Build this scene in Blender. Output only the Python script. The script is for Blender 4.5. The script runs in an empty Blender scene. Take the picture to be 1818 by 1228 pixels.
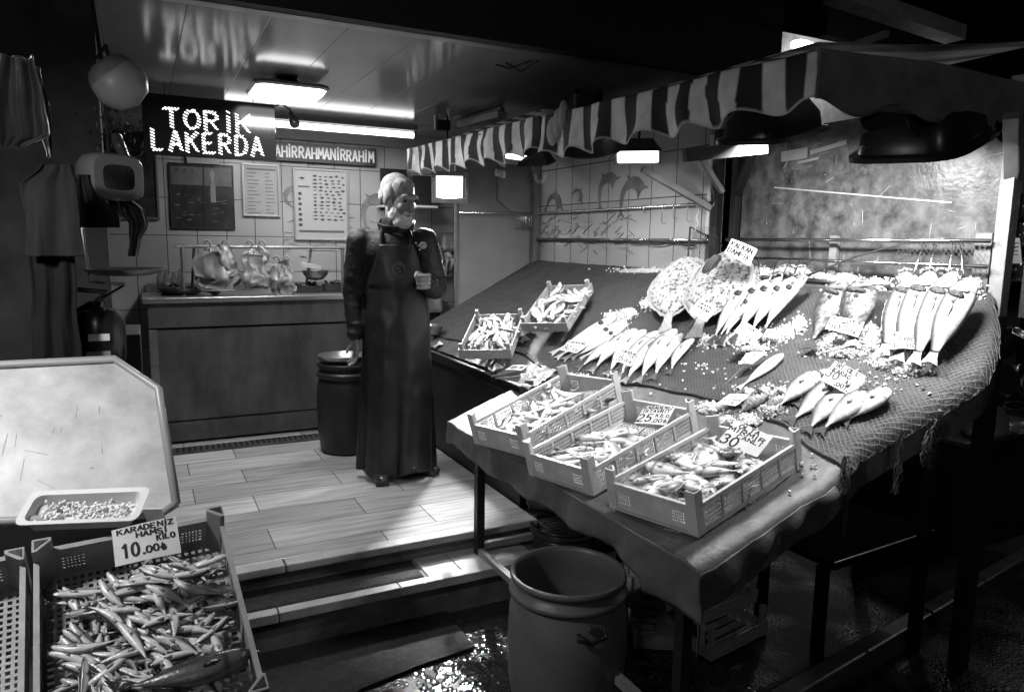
import bpy, bmesh, math, random
from mathutils import Vector, Matrix, Euler, noise
import numpy as np
rnd = random.Random(7)
sc = bpy.context.scene
COL = sc.collection
# ------------------------------------------------------------------ camera
F_PX, PITCH, ROLL, YAW, CAMH = 1287.0, math.radians(8.17), math.radians(.88), math.radians(27.04), 1.40
W_PX, H_PX = 1818.0, 1228.0
_f = Vector((math.sin(YAW)*math.cos(PITCH), math.cos(YAW)*math.cos(PITCH), -math.sin(PITCH)))
_r0 = Vector((math.cos(YAW), -math.sin(YAW), 0)); _u0 = _r0.cross(_f)
CR = _r0*math.cos(ROLL) + _u0*math.sin(ROLL); CU = -_r0*math.sin(ROLL) + _u0*math.cos(ROLL); CF = _f
CP = Vector((0, 0, CAMH))
cam = bpy.data.cameras.new('camera'); camo = bpy.data.objects.new('camera', cam); COL.objects.link(camo)
cam.sensor_width = 36; cam.lens = 36*F_PX/W_PX; cam.clip_end = 200; cam.clip_start = .02
m3 = Matrix((CR, CU, -CF)).transposed(); camo.matrix_world = Matrix.Translation(CP) @ m3.to_4x4()
sc.camera = camo
KL = .42
# ------------------------------------------------------------------ world / exposure
sc.render.engine = 'CYCLES'
sc.view_settings.view_transform = 'Standard'; sc.view_settings.look = 'None'
sc.view_settings.gamma = 1; sc.view_settings.exposure = 0
try:
    sc.cycles.use_denoising = True
    sc.cycles.sample_clamp_indirect = 3; sc.cycles.sample_clamp_direct = 0
    sc.cycles.max_bounces = 6; sc.cycles.caustics_reflective = False; sc.cycles.caustics_refractive = False
except Exception: pass
wd = bpy.data.worlds.new('World'); sc.world = wd; wd.use_nodes = True
nt = wd.node_tree; nt.nodes.clear()
sky = nt.nodes.new('ShaderNodeTexSky'); sky.sky_type = 'NISHITA'; sky.sun_disc = False
sky.sun_elevation = math.radians(0.5); sky.sun_rotation = math.radians(200)
bw = nt.nodes.new('ShaderNodeRGBToBW'); bgd = nt.nodes.new('ShaderNodeBackground'); bgd.inputs[1].default_value = .004
wo = nt.nodes.new('ShaderNodeOutputWorld')
nt.links.new(sky.outputs[0], bw.inputs[0]); nt.links.new(bw.outputs[0], bgd.inputs[0]); nt.links.new(bgd.outputs[0], wo.inputs[0])

# ------------------------------------------------------------------ pixel -> surface helpers (1818x1228 pixels of the photograph)
def lerp(a, b, t): return a+(b-a)*t
def ray(x, y): return (x-W_PX/2)*CR - (y-H_PX/2)*CU + F_PX*CF
def pz(x, y, z): d = ray(x, y); return CP + d*((z-CAMH)/d.z)
def py(x, y, Y): d = ray(x, y); return CP + d*(Y/d.y)
def px(x, y, X): d = ray(x, y); return CP + d*(X/d.x)
def ppl(x, y, p0, n): d = ray(x, y); return CP + d*((p0-CP).dot(n)/d.dot(n))
BS = .52                                              # slope of the display
BN = Vector((-BS, 0, 1)).normalized(); BX = Vector((1, 0, BS)).normalized(); BY = Vector((0, 1, 0)); B0 = Vector((1.4, 0, .5))
def sstep(a, b, x): t = min(1, max(0, (x-a)/(b-a))); return t*t*(3-2*t)
def bz(X, Y=2.):
    s1 = lerp(.165, .24, min(1, max(0, (Y-1.6)/1.4))); zt = 1.245; xk = 2.02
    z1 = .5+s1*(X-1.4); s2 = (zt-(.5+s1*(xk-1.4)))/(2.85-xk); z2 = .5+s1*(xk-1.4)+s2*(X-xk); d = z1-z2; k = .06
    f = .5*(z1+z2+math.sqrt(d*d+k*k))-.004 if X < 2.6 else z2
    return lerp(f, .5+BS*(X-1.4), sstep(3.0, 3.7, Y))
def bn(X, Y): e = .01; return Vector((-(bz(X+e, Y)-bz(X-e, Y))/(2*e), -(bz(X, Y+e)-bz(X, Y-e))/(2*e), 1)).normalized()
def bed(x, y, l=0.0):
    d = ray(x, y); d = d/d.y; t = .8; g = lambda t: (CP.z+d.z*t)-bz(d.x*t, t)-l*1.15
    while t < 7 and g(t) > 0: t += .02
    a, b = t-.02, t
    for _ in range(18): m = (a+b)/2; a, b = (m, b) if g(m) > 0 else (a, m)
    return CP+d*a

# ------------------------------------------------------------------ materials
MATS = {}
def mat(name, col=.5, rough=.5, metal=0., spec=.5, bump=0., bscale=40., var=0., vscale=8., emit=0., attr=False, stretch=None, coat=0., vdark=None, thr=None):
    if name in MATS: return MATS[name]
    m = bpy.data.materials.new(name); m.use_nodes = True; t = m.node_tree; N = t.nodes; L = t.links
    b = N['Principled BSDF']
    c = col if isinstance(col, tuple) else (col, col, col)
    b.inputs['Base Color'].default_value = (*c, 1); b.inputs['Roughness'].default_value = rough
    b.inputs['Metallic'].default_value = metal; b.inputs['Specular IOR Level'].default_value = spec
    b.inputs['Coat Weight'].default_value = coat
    tc = N.new('ShaderNodeTexCoord'); mp = N.new('ShaderNodeMapping'); L.new(tc.outputs['Object'], mp.inputs[0])
    if stretch: mp.inputs['Scale'].default_value = stretch
    src = None
    if attr:
        a = N.new('ShaderNodeAttribute'); a.attribute_name = 'Col'; src = a.outputs['Color']
    if var:
        n1 = N.new('ShaderNodeTexNoise'); n1.inputs['Scale'].default_value = vscale; n1.inputs['Detail'].default_value = 6; n1.inputs['Roughness'].default_value = .62
        L.new(mp.outputs[0], n1.inputs['Vector'])
        mr = N.new('ShaderNodeMapRange'); mr.inputs[1].default_value = .3 if thr is None else thr[0]; mr.inputs[2].default_value = .7 if thr is None else thr[1]
        mr.inputs[3].default_value = 1-var; mr.inputs[4].default_value = 1+var*.5
        L.new(n1.outputs['Fac'], mr.inputs[0])
        mx = N.new('ShaderNodeMix'); mx.data_type = 'RGBA'; mx.blend_type = 'MULTIPLY'; mx.inputs[0].default_value = 1
        if src: L.new(src, mx.inputs[6])
        else: mx.inputs[6].default_value = (*c, 1)
        L.new(mr.outputs[0], mx.inputs[7]); src = mx.outputs[2]
        mr2 = N.new('ShaderNodeMapRange'); mr2.inputs[3].default_value = min(1, rough*1.25); mr2.inputs[4].default_value = rough*.8
        L.new(n1.outputs['Fac'], mr2.inputs[0]); L.new(mr2.outputs[0], b.inputs['Roughness'])
    if src: L.new(src, b.inputs['Base Color'])
    if bump:
        n2 = N.new('ShaderNodeTexNoise'); n2.inputs['Scale'].default_value = bscale; n2.inputs['Detail'].default_value = 5
        L.new(mp.outputs[0], n2.inputs['Vector'])
        bp = N.new('ShaderNodeBump'); bp.inputs['Strength'].default_value = bump; bp.inputs['Distance'].default_value = .01
        L.new(n2.outputs['Fac'], bp.inputs['Height']); L.new(bp.outputs[0], b.inputs['Normal'])
    if emit:
        b.inputs['Emission Color'].default_value = (1, 1, 1, 1); b.inputs['Emission Strength'].default_value = emit
    MATS[name] = m; return m
def brickmat(name, c1, c2, mortar, w, h, off, msize, rough, axis='XZ', spec=.5, streak=0., bump=.15, shift=(0, 0)):
    if name in MATS: return MATS[name]
    m = bpy.data.materials.new(name); m.use_nodes = True; t = m.node_tree; N = t.nodes; L = t.links; b = N['Principled BSDF']
    g = N.new('ShaderNodeNewGeometry'); s = N.new('ShaderNodeSeparateXYZ'); cb = N.new('ShaderNodeCombineXYZ'); L.new(g.outputs['Position'], s.inputs[0])
    L.new(s.outputs[axis[0]], cb.inputs[0]); L.new(s.outputs[axis[1]], cb.inputs[1])
    mp = N.new('ShaderNodeMapping'); mp.inputs['Location'].default_value = (shift[0], shift[1], 0); L.new(cb.outputs[0], mp.inputs[0])
    br = N.new('ShaderNodeTexBrick'); br.offset = off; br.squash = 1
    br.inputs['Scale'].default_value = 1; br.inputs['Brick Width'].default_value = w; br.inputs['Row Height'].default_value = h; br.inputs['Mortar Size'].default_value = msize
    br.inputs['Color1'].default_value = (c1,)*3+(1,); br.inputs['Color2'].default_value = (c2,)*3+(1,); br.inputs['Mortar'].default_value = (mortar,)*3+(1,)
    br.inputs['Mortar Smooth'].default_value = .1
    L.new(mp.outputs[0], br.inputs['Vector'])
    n = N.new('ShaderNodeTexNoise'); n.inputs['Scale'].default_value = 3; n.inputs['Detail'].default_value = 7
    mp2 = N.new('ShaderNodeMapping'); mp2.inputs['Scale'].default_value = (1, 9 if streak else 1, 1); L.new(cb.outputs[0], mp2.inputs[0]); L.new(mp2.outputs[0], n.inputs['Vector'])
    mr = N.new('ShaderNodeMapRange'); mr.inputs[1].default_value = .3; mr.inputs[2].default_value = .75; mr.inputs[3].default_value = 1-max(streak, .12); mr.inputs[4].default_value = 1.1; L.new(n.outputs['Fac'], mr.inputs[0])
    mx = N.new('ShaderNodeMix'); mx.data_type = 'RGBA'; mx.blend_type = 'MULTIPLY'; mx.inputs[0].default_value = 1
    L.new(br.outputs['Color'], mx.inputs[6]); L.new(mr.outputs[0], mx.inputs[7]); L.new(mx.outputs[2], b.inputs['Base Color'])
    b.inputs['Roughness'].default_value = rough; b.inputs['Specular IOR Level'].default_value = spec
    bp = N.new('ShaderNodeBump'); bp.inputs['Strength'].default_value = bump; bp.inputs['Distance'].default_value = .004; bp.invert = True
    L.new(br.outputs['Fac'], bp.inputs['Height']); L.new(bp.outputs[0], b.inputs['Normal'])
    MATS[name] = m; return m
def stripemat(name, a, c, period, axis='Y', rough=.8, phase=0.):
    m = bpy.data.materials.new(name); m.use_nodes = True; t = m.node_tree; N = t.nodes; L = t.links; b = N['Principled BSDF']
    at = N.new('ShaderNodeAttribute'); at.attribute_name = 'Col'
    n = N.new('ShaderNodeTexNoise'); n.inputs['Scale'].default_value = 14; n.inputs['Detail'].default_value = 6
    g = N.new('ShaderNodeNewGeometry'); L.new(g.outputs['Position'], n.inputs['Vector'])
    mr = N.new('ShaderNodeMapRange'); mr.inputs[1].default_value = .3; mr.inputs[2].default_value = .7; mr.inputs[3].default_value = .7; mr.inputs[4].default_value = 1.1; L.new(n.outputs['Fac'], mr.inputs[0])
    mx = N.new('ShaderNodeMix'); mx.data_type = 'RGBA'; mx.blend_type = 'MULTIPLY'; mx.inputs[0].default_value = 1
    L.new(at.outputs['Color'], mx.inputs[6]); L.new(mr.outputs[0], mx.inputs[7]); L.new(mx.outputs[2], b.inputs['Base Color'])
    b.inputs['Roughness'].default_value = rough
    MATS[name] = m; return m
def emitmat(name, s):
    m = bpy.data.materials.new(name); m.use_nodes = True; N = m.node_tree.nodes; N.clear()
    e = N.new('ShaderNodeEmission'); e.inputs[1].default_value = s; o = N.new('ShaderNodeOutputMaterial'); m.node_tree.links.new(e.outputs[0], o.inputs[0]); MATS[name] = m; return m

# ------------------------------------------------------------------ mesh builder
def frame(o, x, y, z):
    return Matrix(((x[0], y[0], z[0], o[0]), (x[1], y[1], z[1], o[1]), (x[2], y[2], z[2], o[2]), (0, 0, 0, 1)))
class MB:
    def __init__(s): s.v = []; s.f = []; s.c = None; s.cc = None
    def col(s, c):
        if s.c is None: s.c = []
        while len(s.c) < len(s.v): s.c.append(s.cc if s.cc is not None else c)
        s.cc = c
        return s
    def _fix(s):
        if s.c is not None:
            while len(s.c) < len(s.v): s.c.append(s.cc)
    def add(s, vs, fs):
        n = len(s.v); s.v += [Vector(a) for a in vs]; s.f += [tuple(i+n for i in f) for f in fs]; return s
    def box(s, c, d, M=None, R=None):
        x, y, z = d[0]/2, d[1]/2, d[2]/2; c = Vector(c)
        vs = [Vector((i*x, j*y, k*z)) for i in (-1, 1) for j in (-1, 1) for k in (-1, 1)]
        if R is not None: vs = [R @ a for a in vs]
        vs = [a+c for a in vs]
        if M is not None: vs = [M @ a for a in vs]
        return s.add(vs, [(0, 1, 3, 2), (4, 6, 7, 5), (0, 4, 5, 1), (2, 3, 7, 6), (0, 2, 6, 4), (1, 5, 7, 3)])
    def bb(s, a, b, M=None):
        a, b = Vector(a), Vector(b); return s.box((a+b)/2, [abs(b[i]-a[i]) for i in range(3)], M)
    def bar(s, p, q, w, h, up=(0, 0, 1)):
        p, q = Vector(p), Vector(q); x = (q-p); L = x.length; x.normalize(); up = Vector(up)
        y = up.cross(x)
        if y.length < 1e-4: y = Vector((0, 1, 0)).cross(x)
        y.normalize(); z = x.cross(y)
        return s.box((0, 0, 0), (L, w, h), frame((p+q)/2, x, y, z))
    def tube(s, pts, r, n=8, caps=True, M=None):
        pts = [Vector(p) for p in pts]; rs = r if isinstance(r, (list, tuple)) else [r]*len(pts)
        t = [(pts[min(i+1, len(pts)-1)]-pts[max(i-1, 0)]).normalized() for i in range(len(pts))]
        u = t[0].orthogonal().normalized(); base = len(s.v); vs = []
        for i, p in enumerate(pts):
            u = (u - t[i]*u.dot(t[i])).normalized(); w = t[i].cross(u)
            for k in range(n):
                a = 2*math.pi*k/n; vs.append(p+(u*math.cos(a)+w*math.sin(a))*rs[i])
        if M is not None: vs = [M @ a for a in vs]
        fs = [(i*n+k, i*n+(k+1) % n, (i+1)*n+(k+1) % n, (i+1)*n+k) for i in range(len(pts)-1) for k in range(n)]
        if caps: fs += [tuple(range(n))[::-1], tuple((len(pts)-1)*n+k for k in range(n))]
        return s.add(vs, fs)
    def lathe(s, prof, n=32, M=None, wob=0):
        vs = []
        for (r, z) in prof:
            for k in range(n):
                a = 2*math.pi*k/n; rr = r*(1+wob*math.sin(3*a+z*9)); vs.append(Vector((rr*math.cos(a), rr*math.sin(a), z)))
        if M is not None: vs = [M @ a for a in vs]
        fs = [(i*n+k, i*n+(k+1) % n, (i+1)*n+(k+1) % n, (i+1)*n+k) for i in range(len(prof)-1) for k in range(n)]
        if prof[0][0] > 1e-4 and False: pass
        return s.add(vs, fs)
    def disc(s, c, r, n=24, M=None):
        c = Vector(c); vs = [c+Vector((r*math.cos(2*math.pi*k/n), r*math.sin(2*math.pi*k/n), 0)) for k in range(n)]
        if M is not None: vs = [M @ a for a in vs]
        return s.add(vs, [tuple(range(n))])
    def ell(s, c, r, n=12, M=None, R=None):
        c = Vector(c); vs = []; m = n//2+1
        for i in range(m+1):
            th = math.pi*i/m
            for k in range(n):
                a = 2*math.pi*k/n; q = Vector((r[0]*math.sin(th)*math.cos(a), r[1]*math.sin(th)*math.sin(a), r[2]*math.cos(th)))
                if R is not None: q = R @ q
                vs.append(q+c)
        if M is not None: vs = [M @ a for a in vs]
        return s.add(vs, [(i*n+k, (i+1)*n+k, (i+1)*n+(k+1) % n, i*n+(k+1) % n) for i in range(m) for k in range(n)])
    def prism(s, poly, t, M=None):          # poly in local xy, thickness t along z
        n = len(poly); vs = [Vector((p[0], p[1], 0)) for p in poly]+[Vector((p[0], p[1], t)) for p in poly]
        if M is not None: vs = [M @ a for a in vs]
        return s.add(vs, [tuple(range(n))[::-1], tuple(range(n, 2*n))]+[(i, (i+1) % n, n+(i+1) % n, n+i) for i in range(n)])
    def grid(s, fn, nu, nv, closed=False):
        vs = [fn(i/nu, j/nv) for j in range(nv+1) for i in range(nu+1)]
        return s.add(vs, [(j*(nu+1)+i, j*(nu+1)+i+1, (j+1)*(nu+1)+i+1, (j+1)*(nu+1)+i) for j in range(nv) for i in range(nu)])
    def mesh(s, name, m, smooth=False):
        me = bpy.data.meshes.new(name); me.from_pydata([tuple(a) for a in s.v], [], s.f)
        s._fix()
        if s.c is not None:
            at = me.color_attributes.new('Col', 'FLOAT_COLOR', 'POINT')
            at.data.foreach_set('color', np.array([(c, c, c, 1) for c in s.c], dtype=np.float32).ravel())
        me.update()
        bm = bmesh.new(); bm.from_mesh(me); bmesh.ops.recalc_face_normals(bm, faces=bm.faces); bm.to_mesh(me); bm.free()
        if m: me.materials.append(m)
        if smooth:
            me.polygons.foreach_set('use_smooth', [True]*len(me.polygons))
            if smooth != 'all':
                try: me.set_sharp_from_angle(angle=math.radians(smooth if isinstance(smooth, (int, float)) and smooth is not True else 40))
                except Exception: pass
        return me
    def build(s, name, m, parent=None, smooth=False, local=False, bevel=0, solid=0):
        if parent is not None and not local:
            inv = wm(parent).inverted(); s.v = [inv @ a for a in s.v]
        off = None
        if parent is None:
            xs = [a.x for a in s.v]; ys = [a.y for a in s.v]; zs = [a.z for a in s.v]
            off = Vector(((min(xs)+max(xs))/2, (min(ys)+max(ys))/2, min(zs))); s.v = [a-off for a in s.v]
        o = bpy.data.objects.new(name, s.mesh(name, m, smooth)); COL.objects.link(o)
        if parent is not None: o.parent = parent
        else: o.location = off
        WM[o.name] = (wm(parent) if parent is not None else Matrix.Translation(off)).copy()
        if solid:
            sm = o.modifiers.new('solid', 'SOLIDIFY'); sm.thickness = solid; sm.offset = 0
        if bevel:
            bv = o.modifiers.new('bevel', 'BEVEL'); bv.width = bevel; bv.segments = 2; bv.limit_method = 'ANGLE'
        return o
WM = {}
def wm(o): return WM[o.name]
def tag(o, label, cat, group=None, kind=None):
    if label: o['label'] = label
    if cat: o['category'] = cat
    if group: o['group'] = group
    if kind: o['kind'] = kind
    return o
def thing(name, label, cat, loc=(0, 0, 0), group=None, M=None):
    o = bpy.data.objects.new(name, None); COL.objects.link(o); o.empty_display_size = .05
    m = M if M is not None else Matrix.Translation(Vector(loc)); o.matrix_world = m; WM[o.name] = m.copy()
    return tag(o, label, cat, group)
def struct(name, mb, m, **k):
    o = mb.build(name, m, **k); o['kind'] = 'structure'; return o
def setM(o, M):
    o.matrix_world = M; WM[o.name] = M.copy()
def dup(root, M, label=None, group=None):
    r = root.copy(); COL.objects.link(r); setM(r, M)
    if label: r['label'] = label
    if group: r['group'] = group
    def rec(src, dst):
        for ch in list(src.children):
            c = ch.copy(); COL.objects.link(c); c.parent = dst; rec(ch, c)
    rec(root, r)
    return r
def remesh(name, mb, m, voxel, smooth=2, parent=None, disp=0, dscale=.05, tagf=None):
    """one continuous skin over overlapping forms"""
    me = mb.mesh(name+'_src', None); o = bpy.data.objects.new(name+'_src', me); COL.objects.link(o)
    r = o.modifiers.new('r', 'REMESH'); r.mode = 'VOXEL'; r.voxel_size = voxel
    if smooth:
        s = o.modifiers.new('s', 'SMOOTH'); s.factor = .5; s.iterations = smooth
    dg = bpy.context.evaluated_depsgraph_get(); ev = o.evaluated_get(dg)
    res = bpy.data.meshes.new_from_object(ev, depsgraph=dg); bpy.data.objects.remove(o)
    if disp:
        nrm = [v.normal.copy() for v in res.vertices]
        for v, n in zip(res.vertices, nrm): v.co += n*disp*(noise.fractal(v.co/dscale, 1, 2, 3))
    if parent is not None:
        inv = wm(parent).inverted(); res.transform(inv)
    res.materials.clear(); res.materials.append(m); res.polygons.foreach_set('use_smooth', [True]*len(res.polygons)); res.name = name
    ob = bpy.data.objects.new(name, res); COL.objects.link(ob)
    if parent is not None: ob.parent = parent; WM[ob.name] = wm(parent).copy()
    else: WM[ob.name] = Matrix()
    return ob

# ------------------------------------------------------------------ stroke lettering (hand painted capitals on a 4x6 cell)
def arc(cx, cy, rx, ry, a0, a1, n=8): return [(cx+rx*math.cos(math.radians(lerp(a0, a1, i/n))), cy+ry*math.sin(math.radians(lerp(a0, a1, i/n)))) for i in range(n+1)]
G = {
 'A': [[(0, 0), (2, 6), (4, 0)], [(.8, 2), (3.2, 2)]],
 'B': [[(0, 0), (0, 6)], [(0, 6)]+arc(1.6, 4.6, 1.7, 1.4, 90, -90)+[(0, 3.2)], [(1.6, 3.2)]+arc(1.8, 1.6, 1.9, 1.6, 90, -90)+[(0, 0)]],
 'C': [arc(2.2, 3, 2.1, 3, 50, 310, 12)],
 'D': [[(0, 0), (0, 6)], [(0, 6)]+arc(1.4, 3, 2.4, 3, 90, -90, 10)+[(0, 0)]],
 'E': [[(3.5, 0), (0, 0), (0, 6), (3.5, 6)], [(0, 3), (2.8, 3)]],
 'F': [[(0, 0), (0, 6), (3.5, 6)], [(0, 3), (2.8, 3)]],
 'G': [arc(2.2, 3, 2.1, 3, 50, 330, 12)+[(4, 2.8), (2.5, 2.8)]],
 'H': [[(0, 0), (0, 6)], [(4, 0), (4, 6)], [(0, 3), (4, 3)]],
 'I': [[(1, 0), (1, 6)]], 'İ': [[(1, 0), (1, 5.4)], [(1, 6.5), (1, 7.1)]],
 'J': [[(3, 6), (3, 1.5)]+arc(1.6, 1.5, 1.4, 1.5, 0, -150, 6)],
 'K': [[(0, 0), (0, 6)], [(3.6, 6), (0.1, 2.7)], [(1.2, 3.6), (3.8, 0)]],
 'L': [[(0, 6), (0, 0), (3.4, 0)]],
 'M': [[(0, 0), (0.3, 6), (2.2, 2), (4.1, 6), (4.4, 0)]],
 'N': [[(0, 0), (0, 6), (4, 0), (4, 6)]],
 'O': [arc(2, 3, 2.1, 3, 90, 450, 16)], 'Ö': [arc(2, 2.7, 2.1, 2.7, 90, 450, 16), [(1.2, 6.4), (1.2, 6.9)], [(2.8, 6.4), (2.8, 6.9)]],
 'P': [[(0, 0), (0, 6)], [(0, 6)]+arc(1.7, 4.4, 1.8, 1.6, 90, -90)+[(0, 2.8)]],
 'R': [[(0, 0), (0, 6)], [(0, 6)]+arc(1.7, 4.5, 1.8, 1.5, 90, -90)+[(0, 3)], [(1.5, 3), (3.6, 0)]],
 'S': [arc(2, 4.5, 1.7, 1.5, 30, 270, 8)+arc(2, 1.5, 1.8, 1.5, 90, -150, 8)],
 'Ş': [arc(2, 4.5, 1.7, 1.5, 30, 270, 8)+arc(2, 1.5, 1.8, 1.5, 90, -150, 8), [(2, 0), (2.4, -.8), (1.7, -1.3)]],
 'T': [[(0, 6), (4, 6)], [(2, 6), (2, 0)]],
 'U': [[(0, 6), (0, 2)]+arc(2, 2, 2, 2, 180, 360, 8)+[(4, 6)]],
 'V': [[(0, 6), (2, 0), (4, 6)]], 'Y': [[(0, 6), (2, 3), (4, 6)], [(2, 3), (2, 0)]],
 'Z': [[(0, 6), (3.8, 6), (0, 0), (3.8, 0)]],
 '0': [arc(2, 3, 1.9, 3, 90, 450, 16)], '1': [[(.6, 4.6), (2.2, 6), (2.2, 0)]],
 '2': [arc(2, 4.3, 1.8, 1.7, 160, -30, 8)+[(0, 0), (4, 0)]],
 '3': [arc(1.8, 4.6, 1.7, 1.4, 150, -80, 8)+arc(1.8, 1.6, 2, 1.7, 80, -150, 8)],
 '4': [[(3, 0), (3, 6), (0, 2), (4, 2)]], '5': [[(3.6, 6), (.6, 6), (.3, 3.4)]+arc(1.8, 2, 2, 1.9, 110, -150, 10)],
 '8': [arc(2, 4.5, 1.5, 1.5, 270, 630, 12), arc(2, 1.5, 1.9, 1.6, 90, 450, 12)],
 '.': [[(1, 0), (1.2, .4)]], ',': [[(1.2, .5), (.7, -.8)]], '-': [[(.6, 3), (3.2, 3)]],
 '₺': [[(1.4, 6), (1.4, 0)]+arc(1.6, 1.8, 2, 1.8, -90, 10, 6), [(.2, 3), (3, 4.4)], [(.2, 1.8), (3, 3.2)]], ' ': []}
def strokes(text, adv=5.6, jit=0.):
    out = []; x = 0
    for ch in text:
        dx, dy, sh = rnd.uniform(-jit, jit), rnd.uniform(-jit, jit), rnd.uniform(-jit, jit)*.1
        for st in G.get(ch, []): out.append([(x+dx+p[0]+sh*p[1], p[1]+dy+rnd.uniform(-jit, jit)*.4) for p in st])
        x += (adv if ch not in '.,İI' else adv*.62 if ch in 'İI' else adv*.5)
    return out, x-1.6
def write(mb, P, text, x0, y0, h, w=None, pen=.08, jit=.35, lift=.0008):
    """ribbons of ink: P(u,v)->point on the sheet, u,v in sheet units; text starts x0, baseline y0, capital height h"""
    st, L = strokes(text, jit=jit); sx = h/6*.8
    if w: sx = w/L
    for s in st:
        pts = [(x0+a*sx, y0+b*h/6) for a, b in s]
        for (a, b) in zip(pts[:-1], pts[1:]):
            d = Vector((b[0]-a[0], b[1]-a[1])); l = d.length
            if l < 1e-7: continue
            d /= l; n = Vector((-d.y, d.x))*pen/2; e = d*pen*.35
            q = [(a[0]-e.x+n.x, a[1]-e.y+n.y), (a[0]-e.x-n.x, a[1]-e.y-n.y), (b[0]+e.x-n.x, b[1]+e.y-n.y), (b[0]+e.x+n.x, b[1]+e.y+n.y)]
            mb.add([P(*c, lift+rnd.random()*.0003) for c in q], [(0, 1, 2, 3)])

# ------------------------------------------------------------------ common materials
M_black = mat('black_paint', .008, .55, bump=.2, bscale=60)
M_dark = mat('dark_void_cloth', .012, .9)
M_steel = mat('stainless_steel', .42, .34, metal=.9, var=.25, vscale=5, bump=.05, bscale=30, stretch=(1, 1, 6))
M_steeld = mat('brushed_steel_front', .15, .36, metal=.6, var=.6, vscale=3.5, bump=.10, bscale=6, stretch=(1, 1, .45))
M_chrome = mat('chrome_rod', .6, .22, metal=1)
M_paintgrey = mat('grey_painted_metal', .22, .5, var=.3, vscale=9, bump=.15, bscale=50)
M_white = mat('white_plastic', .7, .35)
M_ceil = mat('ceiling_panel', .30, .14, spec=.4, var=.25, vscale=1.6, bump=.008, bscale=4)
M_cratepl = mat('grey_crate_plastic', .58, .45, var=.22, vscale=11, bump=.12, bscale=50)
M_wood = mat('pale_crate_wood', .42, .7, var=.4, vscale=6, stretch=(2, 14, 14), bump=.4, bscale=30)
M_fish = mat('fish_skin', .5, .28, attr=True, var=.3, vscale=45, bump=.15, bscale=120, spec=.6)
M_ice = mat('crushed_ice', .78, .2, spec=.7, bump=.9, bscale=90)
M_card = mat('card_paper', .72, .6, var=.12, vscale=25)
M_ink = mat('black_ink', .01, .7)
M_skin = mat('skin', .27, .5, var=.25, vscale=40, bump=.05, bscale=100)
M_hair = mat('grey_hair', .40, .85, var=.35, vscale=60, bump=.5, bscale=110, stretch=(1, 1, .35))
M_lampw = emitmat('lamp_glow', 4)
M_tube = emitmat('tube_glow', 4)
M_floodw = emitmat('flood_glow', 4)
def light(name, kind, loc, power, size=.2, aim=None, spot=None, blend=.5, parent=None, spread=None):
    l = bpy.data.lights.new(name, kind); l.energy = power
    if kind == 'AREA': l.shape = 'RECTANGLE'; l.size = size[0] if isinstance(size, tuple) else size; l.size_y = size[1] if isinstance(size, tuple) else size
    else: l.shadow_soft_size = size
    if spread: l.spread = math.radians(spread)
    if spot: l.spot_size = math.radians(spot); l.spot_blend = blend
    o = bpy.data.objects.new(name, l); COL.objects.link(o); loc = Vector(loc)
    q = (Vector(aim)-loc).to_track_quat('-Z', 'Y') if aim is not None else Euler((0, 0, 0)).to_quaternion()
    Mw = Matrix.Translation(loc) @ q.to_matrix().to_4x4()
    if parent is not None: o.parent = parent; o.matrix_local = wm(parent).inverted() @ Mw
    else: o.matrix_world = Mw
    return o

# ================================================================== THE PLACE
ZC = 2.25; YE = 3.03; YB = 5.9; XW = 2.85; ZS = -.27; ZT = -.10
M_marble = brickmat('marble_planks', .56, .34, .13, .78, .255, .37, .003, .26, 'XY', .5, .38, .06, (.3, .04))
M_tile = brickmat('wall_tiles', .36, .32, .08, .205, .27, 0, .0035, .22, 'XZ', .5, 0, .2, (.03, -.06))
M_tile2 = brickmat('side_wall_tiles', .52, .48, .08, .235, .27, 0, .004, .2, 'YZ', .5, 0, .2, (.05, -.06))
M_pave = brickmat('street_paving', .03, .02, .008, .62, .42, .5, .012, .3, 'XY', .3, .3, .5)
# street, wet: roughness broken into puddles
def wetmat():
    m = M_pave; t = m.node_tree; N = t.nodes; L = t.links; b = N['Principled BSDF']
    g = N.new('ShaderNodeNewGeometry'); n = N.new('ShaderNodeTexNoise'); n.inputs['Scale'].default_value = 2.2; n.inputs['Detail'].default_value = 3; L.new(g.outputs['Position'], n.inputs['Vector'])
    mr = N.new('ShaderNodeMapRange'); mr.inputs[1].default_value = .42; mr.inputs[2].default_value = .58; mr.inputs[3].default_value = .22; mr.inputs[4].default_value = .5; L.new(n.outputs['Fac'], mr.inputs[0]); L.new(mr.outputs[0], b.inputs['Roughness'])
    v = N.new('ShaderNodeTexVoronoi'); v.inputs['Scale'].default_value = 75; L.new(g.outputs['Position'], v.inputs['Vector'])
    v2 = N.new('ShaderNodeTexNoise'); v2.inputs['Scale'].default_value = 25; v2.inputs['Detail'].default_value = 4; L.new(g.outputs['Position'], v2.inputs['Vector'])
    ad = N.new('ShaderNodeMath'); ad.operation = 'MULTIPLY_ADD'; L.new(v.outputs['Distance'], ad.inputs[0]); ad.inputs[1].default_value = .8; L.new(v2.outputs['Fac'], ad.inputs[2])
    bp = N.new('ShaderNodeBump'); bp.inputs['Strength'].default_value = .2; bp.inputs['Distance'].default_value = .01
    L.new(ad.outputs[0], bp.inputs['Height']); L.new(bp.outputs[0], b.inputs['Normal'])
wetmat()
mb = MB(); mb.add([(-30, -20, ZS), (40, -20, ZS), (40, 60, ZS), (-30, 60, ZS)], [(0, 1, 2, 3)]); struct('street', mb, M_pave)
mb = MB(); mb.bb((-1.6, 3.16, -.2), (1.735, 6.3, 0)); struct('floor', mb, M_marble, bevel=.003)
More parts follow.
